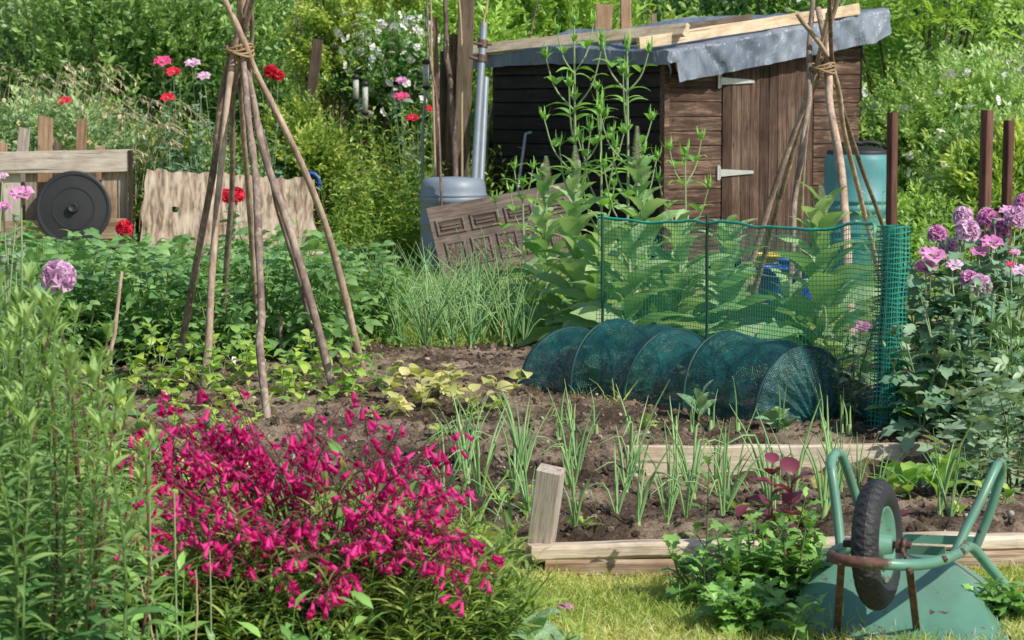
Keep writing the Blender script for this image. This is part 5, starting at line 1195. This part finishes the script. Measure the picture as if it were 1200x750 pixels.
# ------------------------------------------------------------------ poppies
def poppy(label,blooms,foot,leafn=9,lsize=.16,pods=2,name='poppy_plant',group='poppies',leafz=(.05,.75)):
    fx,fy=foot[0],foot[1]; t=thing(name,label,'poppy',(fx,fy,zt1(fx,fy)),0,group); pl=Plant(); o=np.array([fx,fy,zt1(fx,fy)])
    for (px,py,d,r,kind,mat) in blooms:
        c=at(px,py,d)-o; mid=np.array([c[0]*.35+rng.normal()*.02,c[1]*.35,c[2]*.6]); P=curve([(0,0,0),mid,c],12); pl.p('stem').tube(P,np.linspace(.006,.003,12),5,.5,cap=False)
        n=leafn; q=np.linspace(leafz[0],leafz[1],n); T=np.stack([np.interp(q*11,np.arange(12),P[:,i]) for i in range(3)],-1); az=np.arange(n)*GA+U(0,6); el=U(-.2,.6,n)
        pl.p('leaves').inst(L_poppy,frames(np.stack([np.cos(az)*np.cos(el),np.sin(az)*np.cos(el),np.sin(el)],-1),rng.normal(size=n)*.3),T,lsize*(1.1-.5*q)*U(.8,1.2,n),U(.1,.95,n))
        f=MB()
        if kind=='double':
            pompom(f,np.zeros(3),r,np.array([.1,-.55,.8]),120,petalR)
            az=np.arange(7)*.9; D=np.stack([np.cos(az),np.sin(az),0*az-.35],-1); f.inst(petalR,frames(D,0),np.zeros((7,3)),r*1.05*U(.8,1.1,7),U(0,.6,7))
        else:
            k=6; az=np.arange(k)*6.283/k+U(0,1); D=np.stack([np.cos(az)*.75,np.sin(az)*.75,.55+0*az],-1); f.inst(petalR,frames(D,0,None),np.zeros((k,3))-np.array([0,0,r*.25]),r*1.25*U(.85,1.1,k),U(0,1,k))
            V=np.concatenate(f.V); a=.5; f.V=[V@np.array([[1,0,0],[0,math.cos(a),-math.sin(a)],[0,math.sin(a),math.cos(a)]]).T]; f.tint=[np.concatenate(f.tint)]
        f.V=[np.concatenate(f.V)*1.12]; f.tint=[np.concatenate(f.tint)]; fl=f.build('flower',M[mat],t,loc=[float(v) for v in c])
        if kind!='double':
            m=MB(); m.lathe([(0,-r*.2),(r*.2,-r*.1),(r*.24,r*.1),(r*.28,r*.16),(0,r*.2)],10); m.build('seed_head',M['pod'],fl)
    for _ in range(pods):
        az=U(0,6.3); b0=blooms[0]; c=at(b0[0],b0[1],b0[2])-o; c=c*U(.75,1.0)+np.array([math.cos(az)*.09,math.sin(az)*.09,0])
        P=curve([(0,0,0),(c[0]*.4,c[1]*.4,c[2]*.6),c],10); pl.p('stem').tube(P,np.linspace(.005,.0025,10),5,.5,cap=False)
        m=MB(); m.lathe([(0,-.014),(.009,-.009),(.013,.002),(.010,.012),(.016,.016),(.006,.019),(0,.019)],12); m.build('seed_head',M['pod'],t,loc=[float(v) for v in c])
    return pl.build(t,{'stem':M['palestem'],'leaves':M['poppy_leaf']})
GR='purple poppies right of the net roll'
for bl,fx,lb in (([(1098,275,9.9,.042,'double','mauve')],1110,'mauve pompom poppy nearest the net roll top'),([(1133,272,9.7,.054,'double','lilac')],1125,'largest pale lilac pompom poppy left of centre in the clump'),([(1128,254,10.0,.044,'double','lilac'),(1157,256,10.0,.045,'double','mauve')],1140,'pair of lilac pompom poppies below the tall brown post'),([(1190,256,9.8,.050,'double','lilac'),(1200,240,9.9,.046,'double','mauve')],1180,'pompom poppies at the right edge below the shorter post'),([(1180,248,10.1,.036,'single','mauve')],1176,'flat mauve poppy between the brown posts'),([(1092,300,9.6,.052,'single','mauve'),(1085,316,9.6,.044,'single','mauve')],1105,'fading mauve poppies with drooping petals, left of the clump'),([(1148,335,9.4,.048,'double','lilac'),(1135,327,9.45,.036,'double','mauve')],1150,'lowest lilac pompom poppy in the middle of the clump'),([(1162,285,9.7,.044,'single','mauve'),(1147,295,9.7,.036,'single','mauve')],1160,'ragged mauve poppies under the tall brown post'),([(1062,334,9.7,.040,'single','mauve')],1078,'mauve poppy half hidden behind the net roll'),([(1112,290,9.8,.040,'double','lilac')],1116,'round lilac poppy just under the largest one'),([(1172,268,9.9,.044,'double','mauve')],1174,'round mauve poppy between the pair and the right edge blooms'),([(1196,318,9.5,.036,'single','lilac')],1194,'pale lilac poppy low at the right edge'),([(1118,312,9.6,.034,'single','lilac')],1120,'small pale poppy left of the lowest pompom'),([(1190,296,9.6,.020,'single','mauve'),(1184,310,9.5,.018,'single','pink')],1188,'small closing mauve poppies low at the right edge')):
    poppy(lb,bl,(X(fx,9.6),9.6+U(-.2,.2)),13,.21,3,group=GR,leafz=(.04,.86))
for i,(px,d,h) in enumerate(((1085,9.2,.55),(1120,9.25,.62),(1165,9.2,.6),(1195,9.3,.62),(1100,9.9,.75),(1140,10.2,.8),(1185,10.2,.85))):
    x=X(px,d); t=thing('poppy_plant','leafy poppy with grey green lobed leaves and round seed heads in the right clump','poppy',(x,d,zt1(x,d)),0,'leafy poppies without open flowers'); pl=Plant()
    for s in range(4):
        az=U(0,6.3); tp=np.array([math.cos(az)*.12,math.sin(az)*.12,h*U(.8,1.1)]); shoot(pl,(0,0,0),tp,L_poppy,13,.21,.08,-.1,.7,.006,.003,start=.1,tint=(.05,.9),jit=.35)
        m=MB(); m.lathe([(0,-.014),(.009,-.009),(.013,.002),(.010,.012),(.016,.016),(.006,.019),(0,.019)],12); m.build('seed_head',M['pod'],t,loc=[float(v) for v in tp])
    pl.build(t,{'stem':M['palestem'],'leaves':M['poppy_leaf']})
for i,(px,d,h) in enumerate(((185,22.0,1.35),(205,21.9,1.15),(222,22.1,1.4),(243,22.0,1.25),(257,22.2,1.3),(312,22.2,1.35),(328,22.3,1.2),(298,21.9,1.0))):
    x=X(px,d); t=thing('poppy_plant','tall grey green poppy with seed heads behind the corrugated sheet','poppy',(x,d,0),0,'leafy poppies along the back'); pl=Plant()
    for s in range(5):
        az=U(0,6.3); tp=np.array([math.cos(az)*.16,math.sin(az)*.12,h*U(.8,1.12)]); shoot(pl,(0,0,0),tp,L_poppy,14,.26,.09,-.1,.7,.007,.003,start=.2,tint=(.05,.95),jit=.35)
        m=MB(); m.lathe([(0,-.02),(.013,-.013),(.019,.002),(.015,.017),(.022,.022),(.006,.026),(0,.026)],10); m.build('seed_head',M['pod'],t,loc=[float(v) for v in tp])
    pl.build(t,{'stem':M['palestem'],'leaves':M['poppy_leaf']})
GB='poppies along the back'
for bl,lb,dn in (([(191,73,22.4,.082,'single','pink')],'bright pink poppy, highest of the back group left of the wigwam',1),([(203,85,22.3,.07,'single','red')],'dark red open poppy beside the highest pink one',1),([(225,75,22.4,.07,'single','lilac')],'pale pink poppy standing right of the red pair at the back',1),([(239,90,22.3,.065,'single','lilac')],'lilac poppy closest to the wigwam at the back',1),([(196,115,22.1,.065,'single','red')],'crimson poppy lowest of the back group',1),([(75,119,21.7,.062,'single','red')],'lone small red poppy over the compost bin',1),([(317,84,22.6,.07,'double','red'),(326,89,22.6,.06,'double','red')],'bright red double poppy just right of the wigwam tie',1),([(470,95,23,.055,'single','mauve')],'small mauve poppy between the feeders',1),([(471,114,22.8,.066,'single','pink')],'wide pink poppy between the feeders',1),([(483,139,22.6,.06,'single','red')],'dark crimson poppy below the wide pink one',1),([(505,128,22.4,.05,'single','red')],'small red poppy half behind the canes',1)):
    b=bl[0]; poppy(lb,bl,(X(b[0],b[2])+.04,b[2]+.05),11,.20,2,group=GB,leafz=(.1,.85))
poppy('pair of bright red double poppies in front of the corrugated sheet',[(266,231,20.6,.075,'double','red'),(277,229,20.6,.075,'double','red')],(X(272,20.6),20.6),12,.20,2)
poppy('low red double poppy at the edge of the potatoes by the compost bin',[(146,268,18.9,.07,'double','red')],(X(147,18.9),18.9),5,.12,0)
poppy('large lilac pompom poppy in front of the potatoes at left',[(68,325,6.9,.052,'double','lilac')],(X(66,6.9),6.9),4,.12,0)
poppy('pink tulip shaped poppy at the left edge with round seed heads',[(25,228,7.6,.036,'single','mauve')],(X(14,7.6),7.6),8,.15,3)
poppy('magenta pink poppy cut by the left edge',[(4,243,7.7,.026,'single','mauve'),(3,207,7.9,.018,'single','lilac')],(X(-5,7.7),7.7),8,.15,2)
poppy('single purple poppy bud flower seen through the netting by the door hinge',[(860,271,13.0,.045,'single','mauve')],(X(868,13),13),7,.16,1)
poppy('purple poppy low behind the netting right of the mullein',[(1009,384,10.9,.040,'single','mauve')],(X(1008,10.9),10.95),5,.14,0)
# ------------------------------------------------------------------ mullein and teasel
def mullein(px,d,H,spike,ll,n,label,az0=0,lean=0):
    x=X(px,d); t=thing('mullein',label,'mullein',(x,d,zt1(x,d)),0,'mulleins'); pl=Plant(); top=np.array([lean,0,H])
    shoot(pl,(0,0,0),top*.86,L_mull,n,ll,ll*.36,.35,1.1,.017,.010,start=.02,tint=(.1,.9),tintup=.15,jit=.22,bow=(0,0,0),sides=8)
    # rosette
    k=9; az=np.arange(k)*GA+1; el=U(.05,.55,k); pl.p('leaves').inst(L_mull,frames(np.stack([np.cos(az)*np.cos(el),np.sin(az)*np.cos(el),np.sin(el)],-1),rng.normal(size=k)*.3),np.tile([0,0,.04],(k,1)),ll*1.1*U(.8,1.15,k),U(.05,.85,k))
    if spike:
        m=MB(); q=np.linspace(0,1,170); z=H*.84+q*spike*1.15; r=.021*(1-q**1.6)+.003; az=np.arange(170)*GA; D=np.stack([np.cos(az),np.sin(az),.7+0*az],-1)
        m.inst(leaf(.5,3,.2,.2,.45),frames(D),np.stack([lean*.95+r*np.cos(az)*.4,r*np.sin(az)*.4,z],-1),r*1.1+.012,U(.4,1,170)); m.tube([(lean*.85,0,H*.78),(lean*.95,0,H*.8+spike*.95)],[.02,.006],8,.6); m.build('flower_spike',M['pale'],t)
    return pl.build(t,{'stem':M['palestem'],'leaves':M['mullein']})
mullein(640,13.9,1.10,.16,.42,38,'mullein with a pale pointed spike, leftmost by the carved door')
mullein(674,13.4,1.16,.18,.46,44,'mullein with tall pale spike beside the left fence stake')
mullein(765,13.2,1.22,.24,.48,44,'mullein with its flower spike leaning left under the teasel',lean=-.10)
mullein(705,12.9,.80,0,.50,34,'mullein without spike between the two spiked ones')
mullein(738,12.2,.72,0,.54,30,'broad leaved mullein rosette right behind the left netting')
mullein(855,12.5,.80,.0,.48,36,'pale felted mullein behind the middle of the netting')
mullein(797,12.4,.82,0,.50,34,'leafy mullein close to the middle fence stake')
mullein(962,11.2,1.02,.14,.58,40,'big mullein with short curled spike between wigwam pole and net roll')
mullein(925,11.6,.5,0,.50,20,'low wide leaved mullein at the foot of the right wigwam')
p=at(965,385,11.0); m=MB(); 
hl=leaf(.75,6,.3,.1,.4); m.inst(hl,frames(np.array([[.1,-.2,-.97]]),.9),np.array([[0,0,.12]]),np.array([.17]),np.array([1.])); tag(m.build('dead_leaf',M['pale'],loc=p),'pale grey underside of a folded hanging leaf behind the netting','leaf')
def teasel(px,d,H,label,br):
    x=X(px,d); t=thing('teasel',label,'teasel',(x,d,zt1(x,d)),0,'teasels'); pl=Plant(); P=curve([(0,0,0),(.01,0,H*.5),(0,0,H)],10); pl.p('stem').tube(P,np.linspace(.013,.006,10),7,.5,cap=False)
    heads=[]
    def pair(c,az,s,el=.5,ti=.5):
        az=np.array([az,az+math.pi]); D=np.stack([np.cos(az)*math.cos(el),np.sin(az)*math.cos(el),np.sin(el)+0*az],-1); pl.p('leaves').inst(leaf(.30,8,.9,.14,.35),frames(D,rng.normal(size=2)*.2),np.tile(c,(2,1)),s*U(.85,1.15,2),U(ti-.3,ti+.4,2))
    def head(c,s=1.):
        m=MB(); m.lathe([(0,-.02*s),(.012*s,-.012*s),(.016*s,.005*s),(.012*s,.028*s),(.004*s,.04*s),(0,.042*s)],10,c=(0,0,0)); k=6; az=np.arange(k)*1.05; el=U(.6,1.25,k); m.inst(leaf(.16,5,-.7,.1,.3),frames(np.stack([np.cos(az)*np.cos(el),np.sin(az)*np.cos(el),np.sin(el)],-1)),np.tile([0,0,-.012*s],(k,1)),U(.07,.12,k)*s,U(.5,1,k))
        m.build('flower_head',M['teasel'],t,loc=[float(v) for v in c])
    az=.2
    for z in br:
        az+=math.pi/2*.8; c=np.array([0,0,z*H]); pair(c,az,.30*(1.25-z*.75),.35)
        if z>.3:
            for s_ in (0,math.pi):
                a=az+s_+U(-.2,.2); ln=U(.26,.42)*(1.5-z*.7); e=np.array([math.cos(a)*ln*.55,math.sin(a)*ln*.55*.6,ln]); pl.p('stem').tube(curve([c,c+e*np.array([.65,.65,.4]),c+e],8),np.linspace(.007,.004,8),6,.5,cap=False); pair(c+e*.55*np.array([1.1,1.1,.85]),a+1.2,.16,.55,.6); head(c+e); pair(c+e*.93,a+.7,.10,.8,.7)
    head(np.array([0,0,H]),1.2); pair(np.array([0,0,H*.93]),az+1,.12,.9,.7)
    return pl.build(t,{'stem':M['palestem'],'leaves':M['teasel']})
teasel(672,14.6,1.97,'tallest teasel with three heads up against the black shed wall',(.1,.2,.3,.40,.5,.6,.71,.83))
teasel(734,14.4,1.80,'second teasel nearer the shed corner',(.1,.22,.34,.46,.58,.7,.84))
teasel(703,14.9,1.45,'shorter teasel between the two tall ones',(.12,.25,.4,.52,.66,.82))
teasel(802,15.2,1.10,'small teasel sprig in front of the shed hinge',(.2,.5,.8))
teasel(612,17.5,.95,'small teasel in front of the carved door',(.2,.4,.6,.85))
# ------------------------------------------------------------------ right foreground beds
def herb(name,label,cat,px,d,tpl,mat,ns,h,ls,nl,spread,stem='stem',base=.05,el=(.0,.8),grp=None,tint=(.05,.95),r=.005,per=1,ls1=None,z=None):
    x=X(px,d); t=thing(name,label,cat,(x,d,surf(x,d)-.005 if z is None else z),0,grp); pl=Plant()
    for s in range(ns):
        az=U(0,6.3); q=math.sqrt(rng.random()); b=(math.cos(az)*base*q,math.sin(az)*base*q,0); H=h*U(.65,1.1); ln=spread*q
        shoot(pl,b,(b[0]+math.cos(az)*ln,b[1]+math.sin(az)*ln,H),tpl,nl,ls,ls1 or ls*.6,el[0],el[1],r,r*.4,start=.1,tint=tint,tintup=.2,jit=.35,per=per,sides=5)
    return pl.build(t,{'stem':M[stem],'leaves':M[mat]})
herb('broad_bean','grey green bean plants with oval leaflets right of the upper board','bean plant',1150,8.9,L_bb,'broad',6,.40,.20,9,.16)
herb('broad_bean','grey green bean plant at the right edge behind the barrow leg','bean plant',1192,8.6,L_bb,'broad',6,.44,.20,9,.18)
herb('broad_bean','low blue green bean plant between board and barrow leg','bean plant',1143,8.4,L_bb,'broad',4,.20,.17,6,.12)
herb('sage','bushy pale leaved herb below the purple poppies','herb',1150,9.35,L_lance,'mullein',16,.42,.10,14,.26,base=.2,tint=(.0,.75))
herb('sage','tall leafy herb at the right edge under the poppies','herb',1196,9.3,L_lance,'rose',14,.55,.12,14,.22,base=.15)
herb('green_alkanet','plant with a few broad smooth leaves beside the foot of the net roll','plant',1080,9.5,leaf(.5,7,.6,.1,.5,.8),'bean',1,.10,.26,9,.03,el=(.4,1.2),tint=(.0,.5))
herb('pea_plant','pale climbing pea plant between cloche and net roll','pea plant',993,9.75,leaf(.6,4,.5,.1,.45),'broad',6,.42,.06,12,.10,tint=(.3,1))
herb('weedy_plant','leafy weed against the far side of the cloche end','plant',980,10.3,L_ovate,'rocket',4,.30,.08,8,.12)
herb('cabbage_seedling','young pale cabbage with oval leaves in front of the cloche middle','cabbage',812,9.75,leaf(.42,7,.5,.12,.55,.8),'cabbage',1,.10,.16,6,.02,el=(.5,1.2))
herb('cabbage_seedling','small round leaved cabbage at the front foot of the cloche end','cabbage',905,9.35,L_broad,'cabbage',1,.05,.13,7,.02,el=(.1,1.0))
herb('cabbage_seedling','flat blue leaved cabbage seedling beside the cloche end','cabbage',925,9.3,L_broad,'broad',1,.04,.12,6,.02,el=(.0,.7))
for px,d in ((690,10.75),(745,10.5),(800,10.25),(860,10.05),(915,9.85)):
    herb('cabbage_plant','green cabbage plant growing under the netting of the cloche','cabbage',px,d,L_broad,'cabbage',1,.10,.17,9,.02,el=(.2,1.1),grp='cabbages inside the cloche')
for px,d,lb in ((1075,8.1,'upright green chard behind the wheel, nearest to it'),(1098,8.2,'upright green chard in the middle of its row'),(1118,8.3,'upright green chard at the right end of its row'),(1060,8.45,'green chard tucked under the upper board')):
    herb('chard',lb,'chard',px,d,L_chard,'bean',1,.06,.19,9,.02,el=(.5,1.25),grp='green chard behind the barrow wheel',tint=(.0,.6))
for px,d,lb in ((1182,7.9,'small lettuce seedling on dark soil at the right'),(1135,7.75,'tiny lettuce seedling left of the right barrow leg'),(1160,8.1,'small seedling above the right barrow leg')):
    herb('lettuce',lb,'lettuce',px,d,L_chard,'weed',1,.03,.09,8,.02,el=(.3,1.1),grp='lettuce seedlings')
for i,(px,d) in enumerate(((560,7.7),(575,7.95),(590,7.6),(690,7.55),(603,7.75),(640,8.2),(520,9.3),(545,9.6),(560,10.0),(600,9.9),(655,9.75),(750,9.5),(445,9.8),(585,8.5),(880,7.5),(930,7.6))):
    herb('weed_rosette','little green weed rosette sprouting in the soil','weed',px,d,L_rocket,'weed',1,.03,.08,8,.02,el=(.1,.8),grp='weeds in the soil')
# weeds in front of the lower bed
for px,d,h,lb in ((850,6.85,.17,'lobed leaf weeds at the left end of the clump before the lower bed'),(880,6.85,.25,'lobed leaf weeds in the middle of the clump left of the barrow'),(925,6.8,.27,'lobed leaf weeds beside the red orach'),(945,6.95,.2,'lobed leaf weeds touching the barrow tray'),(872,6.55,.10,'low lobed weeds spilling onto the lawn'),(905,6.45,.12,'low lobed weeds by the front of the barrow'),(1190,6.7,.10,'weeds at the right edge beside the handle')):
    herb('rocket_weeds',lb,'weed',px,d,L_rocket,'rocket',10,h*.92,.105,11,.11,base=.07,grp='weeds before the lower bed',z=0.)
for px,d,h,s in ((828,6.95,.40,.07),(868,6.9,.36,.08),(905,7.0,.38,.08),(938,7.0,.33,.07)):
    herb('mustard_weed','thin flowering mustard stalk rising from the weeds','weed',px,d,L_rocket,'rocket',1,h,s*1.6,8,.04,grp='mustard stalks in the weeds',z=0.)
herb('red_orach','tall red orach with dark purple leaves left of the barrow wheel','orach',925,7.05,leaf(.75,5,.7,.14,.38,.9,.02),'orach',2,.46,.13,11,.03,stem='redstem',z=0.,r=.006)
herb('red_orach','smaller purple orach directly behind the wheel','orach',1033,7.3,leaf(.75,5,.7,.14,.38,.9,.02),'orach',1,.40,.10,9,.03,stem='redstem',z=0.)
herb('red_orach','small purple orach half hidden in the weeds','orach',893,6.95,leaf(.75,5,.7,.14,.38,.9,.02),'orach',1,.30,.09,9,.03,stem='redstem',z=0.)
herb('cabbage_plant','big pale crinkled leaves at the bottom edge right of the magenta bush','cabbage',622,6.15,leaf(.75,8,.9,.10,.5,.7,.03),'cabbage',1,.05,.22,8,.02,el=(.2,.9),z=0.,tint=(.2,1))
herb('cabbage_plant','pale crinkled leaves under the right side of the magenta bush','cabbage',575,6.1,leaf(.75,8,.9,.10,.5,.7,.03),'cabbage',1,.04,.18,7,.02,el=(.1,.8),z=0.)
herb('squash_plant','large green leaf plant left behind the magenta bush','plant',150,8.6,L_broad,'rocket',4,.28,.17,5,.16,z=.05)
herb('squash_plant','leafy plant between perennial and left wigwam pole','plant',118,9.6,L_broad,'potato',4,.34,.17,5,.18,z=.08)
x=X(128,7.6); t=herb('marigold_plant','little plant with orange flowers behind the tall perennial','marigold',128,7.6,L_lance,'weed',8,.36,.08,10,.10,z=0.)
for px,py in ((124,493),(133,497),(128,504),(118,500)):
    c=at(px,py,7.5)-np.array([x,7.6,0]); m=MB(); m.inst(flower5,frames(np.array([[0,-.6,.8]]),0),np.zeros((1,3)),np.array([.028]),np.array([.5])); m.build('flower',M['orange'],t,loc=[float(v) for v in c])
p=at(662,689,6.75); m=MB(); k=7; D=np.stack([rng.normal(size=k),rng.normal(size=k),.4+0*np.arange(k)],-1); m.inst(petalR,frames(D),np.zeros((k,3)),U(.022,.034,k),U(.2,1,k)); tag(m.build('fallen_petals',M['mauve'],loc=(p[0],p[1],.012)),'fallen mauve petals lying on the lawn before the lower bed','petals')
pts=[at(48,752,5.3),at(75,690,5.3),at(100,650,5.25),at(148,627,5.2)]; o=pole('dry_stem',[pts[0]-(0,0,.2)]+pts,.0035,.002,M['cane'],label='bent straw coloured dry stem arching in front of the tall perennial',cat='stem',sides=5,wob=.002)
for px0,py0,px1,py1,lb in ((229,752,229,668,'thin upright straw stem before the dark leaves of the magenta bush'),(180,752,160,670,'pair of dry stems crossing low in the left foreground')):
    pole('dry_stem',[at(px0,py0,5.4),at((px0+px1)/2+2,(py0+py1)/2,5.4),at(px1,py1,5.4)],.003,.002,M['cane'],label=lb,cat='stem',sides=5,wob=.002)
for px,y0,d in ((175,590,5.6),(205,650,5.5),(245,720,5.5)):
    pole('grass_stem',[(X(px+6,d),d,.05),at(px+3,y0+80,d),at(px,y0-75,d)],.0035,.002,M['palestem'],label='green flowering stem standing in front of the magenta bush',cat='stem',group='green stems before the magenta bush',sides=5,wob=.003)
